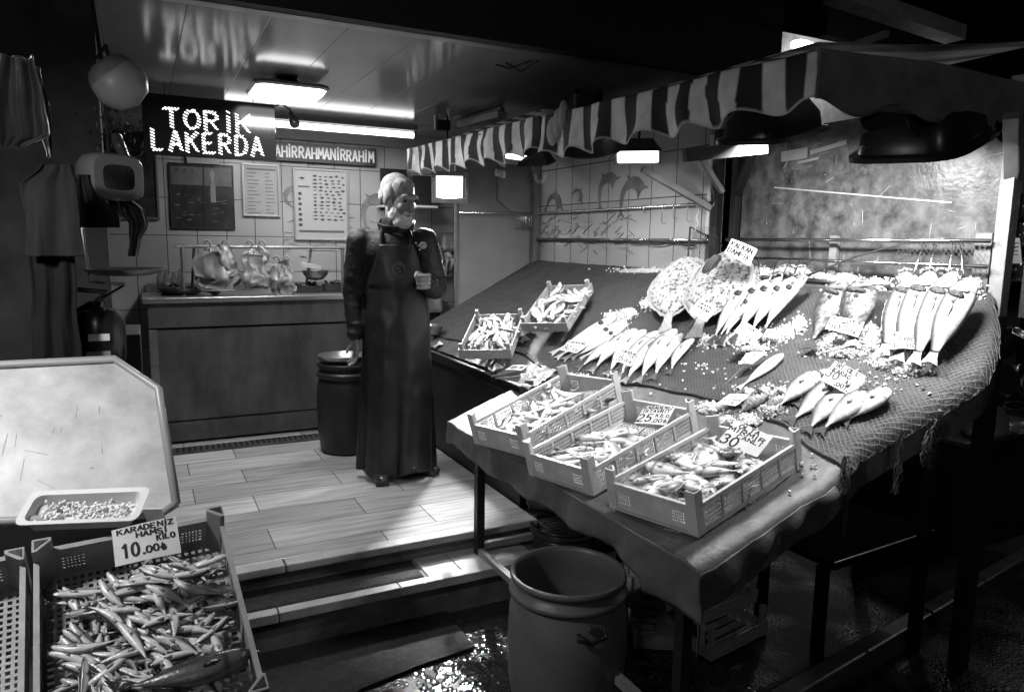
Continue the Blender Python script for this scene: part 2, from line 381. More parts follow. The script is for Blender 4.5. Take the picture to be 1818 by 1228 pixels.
# stone nosing and risers of the two steps
M_stone = mat('worn_step_stone', .42, .5, var=.35, vscale=7, bump=.25, bscale=35)
M_riser = mat('stained_riser', .16, .6, var=.7, vscale=4, bump=.3, bscale=30)
mb = MB()
xs = [-1.6, -.75, -.02, .49, 1.74]
for a, b in zip(xs[:-1], xs[1:]): mb.bb((a+.002, 3.08, -.035), (b-.002, 3.157, .003+.001*rnd.random()))
st = struct('step', mb, M_stone, bevel=.008)
mb = MB(); mb.bb((-1.6, 3.11, ZS), (1.735, 3.155, -.036)); struct('step_riser', mb, M_riser)
mb = MB(); mb.bb((-1.6, 2.9, ZS-.05), (2.1, 3.108, ZT)); struct('lower_step', mb, M_riser)
mb = MB()
for a, b in ((-1.6, -.5), (-.5, .42), (.42, .93), (.93, 1.62)): mb.bb((a+.002, 2.845, ZT-.03), (b-.002, 2.899, ZT+.012))
mb.bb((1.08, 2.9, ZT+.001), (1.235, 3.107, ZT+.008)); mb.bb((1.24, 2.9, ZT+.001), (1.62, 3.107, ZT+.008))
struct('lower_step_edge', mb, M_stone, bevel=.006)
mb = MB(); mb.bb((-1.6, 2.87, ZS), (1.62, 2.898, ZT-.031)); struct('lower_step_riser', mb, M_riser)
M_mat = mat('wet_black_matting', .012, .75, bump=.6, bscale=160, var=.5, vscale=30)
mb = MB(); mb.grid(lambda u, v: Vector((lerp(-1.5, 1.06, u), lerp(2.905, 3.1, v), ZT+.006+.003*noise.noise((u*30, v*4, 0)))), 60, 6)
tag(mb.build('door_mat', M_mat, smooth=True, solid=.004), 'long narrow black mat lying on the lower step', 'mat')
P = [pz(300, 1120, ZS), pz(770, 1060, ZS), pz(842, 1152, ZS), pz(738, 1188, ZS), pz(640, 1228, ZS), pz(560, 1290, ZS), pz(200, 1290, ZS)]
mb = MB(); c = sum(P, Vector())/len(P); mb.prism([(p.x, p.y) for p in P], .008, Matrix.Translation((0, 0, ZS+.006)))
tag(mb.build('street_mat', M_mat), 'large wet black mat on the street below the steps', 'mat')
# lumpy wet stone beside the mat
m_wet = mat('wet_stone', .03, .1, spec=1.0, var=.5, vscale=9)
def wetp(u, v):
    X, Y = lerp(.85, 2.0, u), lerp(1.45, 2.80, v); c = noise.cell(Vector((X*70, Y*70, 0)))
    d = noise.voronoi(Vector((X*48, Y*48, 0)))[0]; h = .0035*min(1, d[0]*1.6)+.003*noise.noise(Vector((X*20, Y*20, 3)))
    j = .012 if abs((X-.5) % .62) < .012 or abs((Y+.1) % .46) < .012 else 0
    return Vector((X, Y, ZS+.0035-h-j*.4))
mb = MB(); mb.grid(wetp, 190, 220); struct('wet_paving', mb, m_wet, smooth='all')
# right kerb strip on the street
P0, P1 = pz(1395, 1245, ZS+.02), pz(1830, 985, ZS+.02)
d = (P1-P0).normalized(); nrm = Vector((-d.y, d.x, 0))
mb = MB(); L = (P1-P0).length; k = 0
M_kerb = mat('worn_kerb_stone', .085, .35, var=.5, vscale=6, bump=.3, bscale=20)
while k*.55 < L+1: a = P0+d*(k*.55-.6); mb.bar(a+d*.003, a+d*.547, .075, .09); k += 1
struct('kerb', mb, M_kerb, bevel=.01)

# ---- back wall, recess, side wall
wallb = MB(); wallb.bb((-2.2, YB, 0), (XW+.02, YB+.12, ZC+.02))
wall = tag(wallb.build('tiled_wall', M_tile), 'pale tiled back wall of the fish shop behind the counter', 'wall')
mb = MB(); mb.bb((XW, 3.2, 0), (XW+.12, YB-.002, ZC+.02))
side = tag(mb.build('tiled_side_wall', M_tile2), 'tiled side wall with leaping dolphin pictures above the fish display', 'wall')
mb = MB(); mb.bb((2.16, 5.2, .1), (XW-.002, 5.24, 2.0))
panel = tag(mb.build('partition_panel', mat('panel_board', .34, .5, var=.18, vscale=3, bump=.04, bscale=20)), 'plain grey upright panel closing the far end of the fish display', 'panel')
b2 = MB(); b2.bar((2.152, 5.19, .1), (2.152, 5.19, 2.0), .016, .016); b2.build('edge_trim', M_steel, panel)
b2 = MB(); b2.bar((2.50, 5.185, 1.72), (2.50, 5.185, 2.0), .012, .012); b2.bar((2.50, 5.185, 1.72), (2.83, 5.185, 1.48), .012, .012); b2.build('stiffener_rod', M_paintgrey, panel)
mb = MB(); mb.bb((2.15, 5.24, .1), (2.158, YB, 2.0))
M_dolph = mat('dolphin_glaze', .2, .25, var=.5, vscale=9); M_dolphl = mat('wave_glaze', .29, .25, var=.6, vscale=25)
dol = [(-.02, -.1), (0, 0), (.06, .10), (.16, .19), (.20, .20), (.19, .30), (.27, .235), (.38, .25), (.50, .22), (.60, .14), (.64, .08), (.74, .045), (.745, .025), (.64, .02), (.57, .0), (.52, -.05), (.47, -.12), (.46, -.05), (.42, .02), (.32, .06), (.2, .06), (.13, .0), (.08, -.1), (.05, -.2), (.04, -.29), (.11, -.39), (.01, -.35), (-.10, -.39), (-.015, -.29), (-.02, -.2)]
def dolphin(P, ux, uy, nrm, s, parent, ang=0, flip=1):
    ca, sa = math.cos(ang), math.sin(ang); poly = [((x*ca-y*sa)*s*flip, (x*sa+y*ca)*s) for x, y in dol]
    if flip < 0: poly = poly[::-1]
    M = frame(P+nrm*.0015, ux, uy, ux.cross(uy)); z = .002 if ux.cross(uy).dot(nrm) > 0 else -.002
    MB().prism(poly, z, M).build('dolphin_picture', M_dolph, parent)
uy = Vector((0, 0, 1)); ux = Vector((0, -1, 0)); nx = Vector((-1, 0, 0))
for (x, y, s, a) in ((975, 350, .33, -.5), (1023, 335, .2, -1.0), (1062, 340, .36, .25), (1102, 345, .40, .05)):
    dolphin(px(x, y, XW-.001), ux, uy, nx, s, side, a)
# water strokes of the picture
mb = MB()
for i in range(120):
    yy = rnd.uniform(3.9, 5.15); zz = rnd.triangular(1.32, 1.66, 1.45); l = rnd.uniform(.03, .12); a = rnd.uniform(-.5, .7)
    mb.bar((XW-.002, yy, zz), (XW-.002, yy-l*math.cos(a), zz+l*math.sin(a)), .003, rnd.uniform(.004, .014), (1, 0, 0))
mb.build('wave_picture', M_dolphl, side)
for (x, y, s, a) in ((507, 360, .22, 1.0), (640, 375, .42, .3)):
    dolphin(py(x, y, YB-.001), Vector((1, 0, 0)), uy, Vector((0, -1, 0)), s, wall, a)
mb = MB()
for i in range(50):
    xx = rnd.uniform(.98, 1.8); zz = rnd.triangular(1.25, 1.6, 1.4); l = rnd.uniform(.03, .1); a = rnd.uniform(-.5, .7)
    mb.bar((xx, YB-.002, zz), (xx+l*math.cos(a), YB-.002, zz+l*math.sin(a)), .003, rnd.uniform(.004, .012), (0, 1, 0))
mb.build('wave_picture', M_dolphl, wall)
# ---- ceiling, cornice, fascia
ce = MB()
x = -1.6; i = 0
while x < 2.93:
    ce.bb((x+.0008, YE, ZC), (min(x+.2992, 3.2), YB+.02, ZC+.05)); x += .30
ce.bb((2.9, YE, ZC+.003), (3.3, 3.2, ZC+.05))
ceil_o = tag(ce.build('ceiling', M_ceil, bevel=.0012), 'glossy white panelled ceiling of the shop', 'ceiling')
mb = MB(); mb.bb((-1.6, YE-.06, ZC-.012), (3.2, YE-.001, ZC+.045)); mb.build('edge_trim', mat('trim_metal', .38, .3, metal=.6, var=.2), ceil_o)
mb = MB(); mb.bb((-1.6, YB-.05, ZC-.1), (XW, YB-.002, ZC-.07)); mb.bb((-1.6, YB-.035, ZC-.07), (XW, YB-.002, ZC-.002)); mb.build('cornice', mat('cornice_paint', .3, .5), ceil_o)
xfe = py(1388, 80, YE-.12).x; mb = MB(); mb.bb((-4, YE-.12, ZC-.01), (xfe, YE-.062, 6)); 
tag(mb.build('shop_fascia', M_black), 'black fascia wall above the open shop front', 'wall')
mb = MB(); mb.bb((-1.7, 2.95, ZS), (py(171, 100, 2.95).x, 3.07, ZC+.3)); mb.bb((-1.7, 3.15, 0), (-1.6, 6.1, ZC-.02))
tag(mb.build('side_pillar', mat('dark_pillar', .03, .8, var=.4)), 'dark wall pillar at the left edge of the shop front', 'pillar')
mb = MB(); mb.bb((-.42, 3.152, 0), (-.33, YB-.002, ZC-.001)); tag(mb.build('side_partition', mat('dark_partition', .025, .6, var=.5, vscale=4)), 'dark side wall along the left of the shop', 'wall')
# grate around the raised floor
mb = MB(); mb.bb((-.4, 5.03, .001), (1.735, 5.045, .012)); mb.bb((-.4, 5.155, .001), (1.735, 5.17, .012))
x = -.38
while x < 1.72: mb.bb((x, 5.045, .001), (x+.014, 5.155, .011)); x += .036
tag(mb.build('drain_grate', M_steeld), 'narrow slotted drain grate in the floor along the counter', 'grate')
mb = MB(); mb.bb((-.4, 5.03, .0005), (1.735, 5.17, .003)); mb.build('drain_pit', M_black, bpy.data.objects['drain_grate'])
mb = MB(); mb.bb((1.74, 2.9, -.16), (2.8, 5.1, -.12)); struct('pit_floor', mb, M_dark)
mb = MB(); y = 2.95
mb.bb((1.745, 2.94, -.07), (1.76, 4.3, -.02)); mb.bb((2.06, 2.94, -.07), (2.075, 4.3, -.02))
while y < 4.28: mb.bb((1.76, y, -.055), (2.06, y+.012, -.022)); y += .034
tag(mb.build('floor_grille', M_steel), 'metal slatted floor grille in the dark gap under the display', 'grate')

# ---- counter
cnt = thing('counter', 'stainless steel service counter along the back wall', 'counter', (.6, 5.3, 0))
cx0, cx1 = .02, 1.98
mb = MB(); mb.bb((cx0-.03, 5.27, .965), (cx1, YB-.01, 1.0)); mb.build('worktop', M_steel, cnt, bevel=.004)
mb = MB(); mb.bb((cx0, 5.3, .80), (cx1, 5.33, .964)); mb.build('apron_panel', M_steeld, cnt)
mb = MB(); mb.bb((cx0+.02, 5.315, .16), (cx1, 5.345, .785)); mb.build('front_panel', M_steeld, cnt)
mb = MB(); mb.bb((cx0, 5.29, .13), (cx0+.05, 5.31, .79)); mb.build('corner_post', M_steel, cnt)
mb = MB(); mb.bb((cx0+.05, 5.3, .02), (cx1, 5.33, .15)); mb.build('plinth', M_steeld, cnt)
mb = MB(); mb.bb((cx0+.02, 5.36, .02), (cx1, YB-.01, .96)); mb.build('carcass', M_dark, cnt)
mb = MB(); mb.bb((cx0, YB-.03, 1.001), (cx1, YB-.012, 1.06)); mb.build('splashback', M_steel, cnt)
# rack rail above the counter
rk = thing('rack', 'steel tube rack standing on the counter with plastic bags hung on it', 'rack', (.8, 5.5, 1.0))
zr = 1.335
mb = MB(); mb.tube([(.2, 5.45, zr), (1.36, 5.45, zr)], .012); mb.build('rail', M_steel, rk)
mb = MB(); mb.tube([(1.12, 5.62, zr-.02), (1.36, 5.62, zr-.02)], .009); mb.build('rail', M_steel, rk)
for xx in (.25, 1.345): MB().tube([(xx, 5.45, zr), (xx, 5.45, 1.0)], .012).build('post', M_steel, rk)
for xx in (.33, 1.12): MB().tube([(xx, 5.47, zr), (xx-.02, 5.62, 1.0)], .011).build('post', M_paintgrey, rk)
MB().box((1.35, 5.46, 1.30), (.025, .03, .09)).build('clamp', M_steel, rk)
# hung plastic bags
M_bag = mat('thin_plastic_bag', .34, .3, spec=.6, var=.45, vscale=9, bump=.8, bscale=16, stretch=(1, 1, .5))
M_bag.node_tree.nodes['Principled BSDF'].inputs['Transmission Weight'].default_value = .0
def hung_bag(name, p, w, h, th, m, label, cat, seed, group=None, knot=.3, parent=None):
    r = random.Random(seed); o = Vector((r.random()*20, r.random()*20, 0))
    def fn(u, v):
        a = u*2*math.pi; z = -h*v
        ww = w/2*(knot+(1-knot)*min(1, v*2.2)**.7)*(1-.25*max(0, v-.85)/.15); tt = th/2*(.3+.9*math.sin(min(1, v*1.1)*math.pi*.72))
        q = Vector((math.cos(a)*ww, math.sin(a)*tt, z))
        q += Vector((noise.noise(q*11+o), noise.noise(q*12+o*2), noise.noise(q*9+o*3)))*w*.22+Vector((noise.noise(q*34+o), noise.noise(q*30+o*2), noise.noise(q*28+o)))*.014
        q.x += .012*math.sin(u*50+seed)*(1-v); q.y += .01*math.sin(u*64)*(1-v*.5)
        return Vector(p)+q
    mb = MB(); mb.grid(fn, 56, 30); mb.ell(Vector(p)+Vector((0, 0, -h)), (w*.42, th*.4, .012), 12)
    for sx in (-.22, .2): mb.tube([Vector(p)+Vector((sx*w+.02*math.cos(a_*1.0), .0, .012+.03*math.sin(a_))) for a_ in [i_*.4-.3 for i_ in range(9)]], .006, 6)
    return tag(mb.build(name, m, smooth='all'), label, cat, group)
hung_bag('plastic_bag', py(385, 438, 5.42), .27, .30, .12, M_bag, 'bunch of crumpled white plastic bags hanging leftmost on the rack rail', 'bag', 1)
hung_bag('plastic_bag', py(455, 438, 5.40), .20, .28, .10, M_bag, 'clear plastic bag hanging in the middle of the rack rail', 'bag', 2)
hung_bag('plastic_bag', py(500, 465, 5.36), .16, .24, .09, M_bag, 'twisted plastic bag drooping over the counter edge at the right of the hung bags', 'bag', 3, knot=.5)
mb = MB()
for k in range(7): mb.grid(lambda u, v, k=k: Vector((.30+.16*u+.04*math.sin(k), 5.55+.005*k, 1.02+v*.13+.02*math.sin(u*3+k))), 8, 4)
# small stuff on the counter
def bowl(name, p, r, h, m, label, cat, M2=None, rim=.006, group=None, tilt=None):
    prof = [(r*.55, 0), (r*.8, h*.2), (r*.96, h*.65), (r, h), (r+rim, h+.002), (r+rim, h-.006), (r*.96-.001, h*.6), (r*.78, h*.17), (r*.5, .008), (.001, .008)]
    prof = [(r*.001, 0)]+prof[:4]+[(r-.004, h), (r*.96-.008, h*.65), (r*.78, h*.24), (r*.5, .01), (.001, .01)]
    M = Matrix.Translation(p) @ (tilt if tilt is not None else Matrix())
    return tag(MB().lathe(prof, 40, M).build(name, m, smooth=True), label, cat, group)
bowl('frying_pan', pz(322, 523, 1.0), .15, .05, mat('dark_iron', .02, .4, bump=.1), 'wide dark pan on the left end of the counter', 'pan')
sp = thing('scale_pan', 'half round weighing pan hanging below the right end of the rack', 'pan', py(560, 488, 5.5))
c0 = py(560, 480, 5.5)
MB().lathe([(.001, -.075), (.05, -.068), (.085, -.035), (.098, 0), (.094, 0), (.08, -.032), (.046, -.062), (.001, -.068)], 32, Matrix.Translation(c0)).build('dish', M_steeld, sp, smooth=True)
MB().bar(c0+Vector((-.1, 0, .045)), c0+Vector((.04, -.01, .02)), .03, .035).build('handle', M_white, sp, bevel=.004)
for k, (xx, w, h, lab) in enumerate(((300, .1, .055, 'low dark box on the counter left of the hung bags'), (590, .14, .06, 'low dark tray of scraps at the right end of the counter'), (545, .18, .05, 'flat dark knife tray on the counter under the weighing pan'))):
    q = py(xx, 505, 5.6); mb = MB(); mb.bb((q.x-w/2, 5.52, 1.001), (q.x+w/2, 5.66, 1.0+h))
    for j in range(14): mb.box((q.x+rnd.uniform(-w, w)*.45, rnd.uniform(5.54, 5.65), 1.0+h+rnd.uniform(0, .012)), (.02, .05, .012), R=Euler((rnd.random(), rnd.random(), rnd.random()*3)).to_matrix())
    tag(mb.build('counter_tray', mat('dark_plastic', .03, .4, bump=.3, bscale=60)), lab, 'tray')
# bottles / jars glinting against the tiles at the left end
M_glass = mat('clear_glass', .5, .05, spec=.8); M_glass.node_tree.nodes['Principled BSDF'].inputs['Transmission Weight'].default_value = .85
for k, xx in enumerate((284, 296, 309, 321)):
    q = py(xx, 500, 5.75); h = .15+.02*(k % 2)
    mb = MB().lathe([(.001, 0), (.022, 0), (.024, .01), (.024, h*.6), (.016, h*.8), (.011, h*.85), (.011, h), (.001, h)], 16, Matrix.Translation((q.x, 5.75, 1.0)))
    tag(mb.build('glass_bottle', M_glass, smooth=True), 'clear glass bottle in the row by the tiles at the left of the counter', 'bottle', 'bottles in a row at the left end of the counter')

# ---- pictures on the back wall
def wallpic(name, quad, m_frame, m_pic, label, cat, fw=.014, depth=.015):
    a, c = py(*quad[0], YB-.01), py(*quad[1], YB-.01); x0, x1 = sorted((a.x, c.x)); z0, z1 = sorted((a.z, c.z)); y = YB-.004
    t = thing(name, label, cat, ((x0+x1)/2, y, z0))
    mb = MB()
    for (p, q) in (((x0, z0), (x1, z0)), ((x0, z1), (x1, z1))): mb.bb((p[0]-fw/2, y-depth, p[1]-fw/2), (q[0]+fw/2, y, q[1]+fw/2))
    for xx in (x0, x1): mb.bb((xx-fw/2, y-depth, z0+fw/2), (xx+fw/2, y, z1-fw/2))
    mb.build('frame', m_frame, t, bevel=.002)
    MB().bb((x0+fw/2, y-.006, z0+fw/2), (x1-fw/2, y-.001, z1-fw/2)).build('print', m_pic, t)
    return t, x0, x1, z0, z1, y-.0065
M_fr = mat('aluminium_frame', .35, .35, metal=.5); M_pap = mat('grey_paper', .30, .4, var=.15); M_prd = mat('dark_print', .035, .25, var=.7, vscale=10, spec=.6); M_prm = mat('mid_print', .11, .4, var=.5, vscale=14); M_prl = mat('light_print', .22, .4, var=.4, vscale=14)
t, x0, x1, z0, z1, y = wallpic('sea_poster', ((299, 289), (417, 407)), M_black, M_prd, 'dark poster of a lighthouse at sea on the tiled wall', 'poster', .008, .01)
mb = MB()
mb.bb((x0+.01, y-.002, z1-.15), (x1-.01, y-.0005, z1-.02)); mb.build('printed_sky', M_prm, t)
mb = MB(); xl = lerp(x0, x1, .67)
for a, b, w in ((z1-.27, z1-.14, .035), (z1-.14, z1-.08, .022), (z1-.085, z1-.06, .03)): mb.bb((xl-w/2, y-.004, a), (xl+w/2, y-.0025, b))
mb.prism([(-.016, 0), (.016, 0), (0, .04)], .0015, frame((xl, y-.0025, z1-.06), Vector((1, 0, 0)), Vector((0, 0, 1)), Vector((0, -1, 0))))
for i in range(26): mb.bb((q := rnd.uniform(x0+.02, x1-.05), y-.004, (zz := rnd.uniform(z0+.05, z1-.2))), (q+rnd.uniform(.01, .04), y-.0025, zz+.003))
mb.build('printed_lighthouse', M_prl, t)
mb = MB(); 
for i, xx in enumerate((.13, .25, .37)):
    cc = [(math.cos(a)*.011, math.sin(a)*.011) for a in [math.radians(50+k*26) for k in range(11)]]+[(math.cos(a)*.008+.003, math.sin(a)*.008) for a in [math.radians(310-k*26) for k in range(11)]]
    mb.prism(cc, .001, frame((lerp(x0, x1, xx), y-.0035, z1-.045), Vector((1, 0, 0)), Vector((0, 0, 1)), Vector((0, -1, 0))))
mb.bb((lerp(x0, x1, .52), y-.005, z0), (lerp(x0, x1, .54), y-.0025, z1)); mb.build('printed_marks', M_ink, t)
t, x0, x1, z0, z1, y = wallpic('price_list', ((430, 291), (496, 384)), M_fr, M_pap, 'framed printed price list hanging between the dark poster and the fish chart', 'notice')
mb = MB(); mb.bb((x0+.03, y-.001, z1-.04), (x1-.02, y, z1-.028))
for i in range(12):
    zz = z1-.065-i*.027
    for a, b in ((x0+.03, x0+.03+rnd.uniform(.05, .1)), (x0+.16, x0+.16+rnd.uniform(.03, .07))): mb.bb((a, y-.001, zz), (b, y, zz+.006))
mb.build('printed_rows', mat('faint_ink', .10, .6), t)
t, x0, x1, z0, z1, y = wallpic('fish_chart', ((521, 299), (618, 426)), M_fr, mat('chart_paper', .38, .35), 'tall framed chart showing rows of small fish species', 'poster')
mb = MB()
def fishmark(mb, cx, cz, L, y, fat=.4):
    pts = [(-.5, .16), (-.38, 0), (-.5, -.16), (-.3, -.05), (0, -fat/2), (.3, -.12), (.5, 0), (.3, .12), (0, fat/2), (-.3, .05)]
    mb.prism([(a*L, b*L) for a, b in pts][::-1], .001, frame((cx, y, cz), Vector((1, 0, 0)), Vector((0, 0, 1)), Vector((0, -1, 0))))
for i in range(13):
    zz = z1-.05-i*.028
    k = 0
    xx = x0+.16
    while xx < x1-.03:
        fishmark(mb, xx, zz+rnd.uniform(-.004, .004), rnd.uniform(.024, .045), y, rnd.uniform(.25, .7)); xx += rnd.uniform(.038, .055)
for i in range(7): mb.bb((x0+.03, y-.001, z1-.2-i*.04), (x0+.03+rnd.uniform(.018, .035), y, z1-.2-i*.04+.022))
fishmark(mb, x0+.06, z1-.07, .05, y)
mb.build('printed_fish', mat('chart_ink', .05, .6), t)
mb = MB(); mb.bb((x0+.03, y-.001, z1-.14), (x0+.12, y, z1-.128)); mb.bb((x0+.03, y-.001, z0+.055), (x1-.03, y, z0+.072)); mb.build('printed_band', M_prm, t)
t, *_ = wallpic('dark_picture', ((676, 300), (722, 372)), M_black, M_prd, 'dark framed picture on the wall behind the man head', 'picture', .012)
t, *_ = wallpic('dark_board', ((196, 262), (282, 388)), mat('grey_frame', .1, .4), M_prd, 'dark framed board on the wall at the far left of the shop', 'board', .016)
# painted sign along the top of the wall
a, c = py(380, 249, YB-.05), py(669, 295, YB-.05)
t = thing('painted_sign', 'long black sign with white painted capitals under the cornice', 'sign', ((a.x+c.x)/2, YB-.05, c.z))
z0, z1 = 1.985, 2.125
mb = MB(); mb.bb((-.2, YB-.045, z0), (c.x, YB-.006, z1)); mb.build('board', mat('sign_black', .012, .3), t, bevel=.002)
mb = MB(); xe = c.x-.03
txt = 'BİSMİLLAHİRRAHMANİRRAHİM'; wtot = 1.06
write(mb, lambda u, v, l: Vector((u, YB-.0458-l*.5, v)), txt, xe-wtot, z0+.032, .078, w=wtot, pen=.013, jit=.2)
mb.build('lettering', mat('sign_white', .85, .4), t)
mb = MB(); mb.bb((.33, YB-.03, 1.93), (.55, YB-.02, 1.98)); mb.build('paper_strip', M_pap, t)

# ---- LED sign hanging in front
YL = 4.63
a, b, c, d_ = py(250, 165, YL), py(488, 187, YL), py(488, 288, YL), py(250, 272, YL)
led = thing('led_sign', 'black hanging sign spelling TORİK LAKERDA in glowing dashes', 'sign', ((a.x+b.x)/2, YL, c.z))
zt, zb_ = (a.z+b.z)/2+.004, (c.z+d_.z)/2
mb = MB(); mb.bb((a.x, YL, zb_), (b.x, YL+.035, zt)); mb.build('board', mat('sign_gloss_black', .008, .12, spec=.6), led, bevel=.003)
for xx in (a.x+.12, b.x-.12): MB().tube([(xx, YL+.02, zt), (xx, YL+.02, ZC)], .002, 5).build('hanger', M_dark, led)
def ledtext(text, x0, x1, z0, h, name):
    st, L = strokes(text, adv=5.9); sx = (x1-x0)/(L); mb = MB(); g = .0165
    for s in st:
        pts = [Vector((x0+p[0]*sx, z0+p[1]*h/6)) for p in s]; acc = 0
        for p, q in zip(pts[:-1], pts[1:]):
            l = (q-p).length; dr = (q-p)/l if l else Vector((1, 0))
            while acc <= l:
                c = p+dr*acc; n = Vector((.8, .6)) if abs(dr.x) > .75 else Vector((.9, -.45)); n.normalize()
                e = n*.0115; P0 = Vector((c.x-e.x, YL-.003, c.y-e.y)); P1 = Vector((c.x+e.x, YL-.003, c.y+e.y))
                mb.bar(P0, P1, .0062, .0042, (0, 1, 0)); acc += g
            acc -= l
    mb.build(name, emitmat('led_glow', 2.4) if 'led_glow' not in MATS else MATS['led_glow'], led)
p1, p2 = py(293, 226, YL), py(446, 234, YL); ledtext('TORİK', p1.x, p2.x, (py(300, 226, YL).z+py(440, 236, YL).z)/2, .100, 'lettering')
p1, p2 = py(272, 266, YL), py(468, 276, YL); ledtext('LAKERDA', p1.x, p2.x, (py(272, 266, YL).z+py(466, 277, YL).z)/2, .108, 'lettering')

# ---- ceiling lamp (square opal bowl), tube, hanging bulb
lc = Vector((.76, 4.25, ZC))
cl = thing('ceiling_lamp', 'lit square opal lamp on the ceiling above the floor', 'lamp', lc)
Rz = Matrix.Rotation(math.radians(0), 4, 'Z')
def rsq(h, z): return [Vector((i*h*a, j*h*b, z)) for (i, j) in ((1, 1), (-1, 1), (-1, -1), (1, -1)) for (a, b) in (((1, .8), (.8, 1)) if i*j > 0 else ((.8, 1), (1, .8)))]
def rings(R, M):
    mb = MB(); vs = []; n = len(R[0])
    for r in R: vs += [M @ v for v in r]
    return mb.add(vs, [(i*n+k, i*n+(k+1) % n, (i+1)*n+(k+1) % n, (i+1)*n+k) for i in range(len(R)-1) for k in range(n)]+[tuple((len(R)-1)*n+k for k in range(n)), tuple(range(n))[::-1]])
Ml = Matrix.Translation(lc)
rings([rsq(.155, -.035), rsq(.19, -.034), rsq(.20, -.05), rsq(.185, -.058)], Ml).build('trim', mat('lamp_trim', .25, .4), cl)
rings([rsq(.182, -.0585), rsq(.165, -.085), rsq(.12, -.105)], Ml).build('diffuser', M_lampw, cl)
MB().bb(lc+Vector((-.05, -.05, -.034)), lc+Vector((.05, .05, 0))).build('mount', M_dark, cl)
light('ceiling_lamp_light', 'AREA', lc+Vector((0, 0, -.115)), 25, .26, lc+Vector((0, 0, -2)), parent=cl)
tu = thing('tube_lamp', 'long lit fluorescent tube fixed under the ceiling at the back', 'lamp', (1.35, 5.32, ZC))
MB().tube([(.55, 5.32, ZC-.075), (1.86, 5.32, ZC-.075)], .022, 12).build('tube', M_tube, tu, smooth=True)
mb = MB(); mb.bb((.55, 5.28, ZC-.045), (1.88, 5.36, ZC-.012)); mb.bb((1.86, 5.3, ZC-.1), (1.88, 5.34, ZC-.045)); mb.build('batten', M_paintgrey, tu, bevel=.003)
light('tube_light', 'AREA', (1.2, 5.3, ZC-.105), 17, (1.2, .05), (1.2, 5.3, 0), parent=tu)
hb = thing('hanging_bulb', 'unlit bulb holder hanging from a cable beside the black sign', 'lamp', py(515, 212, 4.8))
q = py(515, 195, 4.8)
MB().tube([q+Vector((-.12, 0, .0)), q+Vector((-.05, 0, .03)), q, q+Vector((0, 0, -.02))], .006, 6).build('cable', M_dark, hb)
MB().lathe([(.001, 0), (.014, -.002), (.018, -.03), (.03, -.055), (.032, -.08), (.02, -.1), (.001, -.105)], 16, Matrix.Translation(q+Vector((0, 0, -.01))) @ Euler((0, -.35, 0)).to_matrix().to_4x4()).build('bulb', mat('smoked_glass', .05, .2), hb, smooth=True)
# wall flood lamp facing the street
fl = thing('flood_lamp', 'glaring square floodlight hanging to the right of the man head', 'lamp', py(797, 335, 4.7))
q = py(799, 333, 4.7); aim = (CP-q).normalized(); aim.z -= .16; aim.normalize(); xx = Vector((0, 0, 1)).cross(aim).normalized(); yy = aim.cross(xx)
Mf = frame(q, xx, yy, aim)
mb = MB(); w, h = .125, .105
for (cx, cy, sx, sy) in ((0, h-.012, 2*w, .024), (0, -h+.018, 2*w, .036), (-w+.012, 0, .024, 2*h-.06), (w-.012, 0, .024, 2*h-.06)): mb.box((cx, cy, 0), (sx, sy, .03), Mf)
mb.build('housing', M_paintgrey, fl, bevel=.004)
MB().box((0, 0, -.035), (2*w-.03, 2*h-.03, .03), Mf).build('back', M_dark, fl, bevel=.01)
MB().box((-.004, .004, -.008), (2*w-.07, 2*h-.07, .01), Mf).build('glass', M_floodw, fl)
mb = MB(); mb.tube([q+Vector((0, 0, h)), q+Vector((.02, .1, .25)), (q.x, q.y+.05, ZC)], .006, 6); mb.build('bracket', M_dark, fl)
light('flood_light', 'AREA', q+aim*.03, 24, .14, q+aim*2+Vector((-.1, 0, -.9)), parent=fl, spread=66)
# second, unlit fitting on the ceiling + small spot + loose wire
t = thing('unlit_tube_lamp', 'unlit white lamp fitting fixed slantwise under the ceiling above the striped valance', 'lamp', pz(850, 214, ZC))
p, q = pz(818, 222, ZC-.05), pz(892, 203, ZC-.05); MB().bar(p, q, .07, .045).build('housing', mat('fitting_white', .5, .4), t, bevel=.006)
MB().bar(p+Vector((0, 0, .03)), q+Vector((0, 0, .03)), .03, .03).build('batten', M_paintgrey, t)
t = thing('spot_lamp', 'small spotlight on an arm under the ceiling left of the striped valance', 'lamp', pz(790, 225, ZC))
q = pz(786, 215, ZC-.03); MB().box(q+Vector((0, 0, -.03)), (.09, .08, .07)).build('housing', M_dark, t, bevel=.01)
MB().tube([q, q+Vector((.05, -.02, .02)), pz(797, 193, ZC-.005)], [.012, .014, .016], 8).build('arm', M_white, t)
MB().tube([q+Vector((-.05, 0, -.06)), q+Vector((-.05, 0, .03))], .015, 8).build('cap', M_steel, t)
mb = MB(); mb.tube([pz(880, 115, ZC-.002), pz(905, 122, ZC-.03), pz(945, 108, ZC-.003)], .004, 6); mb.tube([pz(897, 111, ZC-.002), pz(925, 127, ZC-.04), pz(957, 108, ZC-.003)], .004, 6)
tag(mb.build('loose_wire', M_dark), 'loop of loose black wire hanging from the ceiling near its front edge', 'wire')

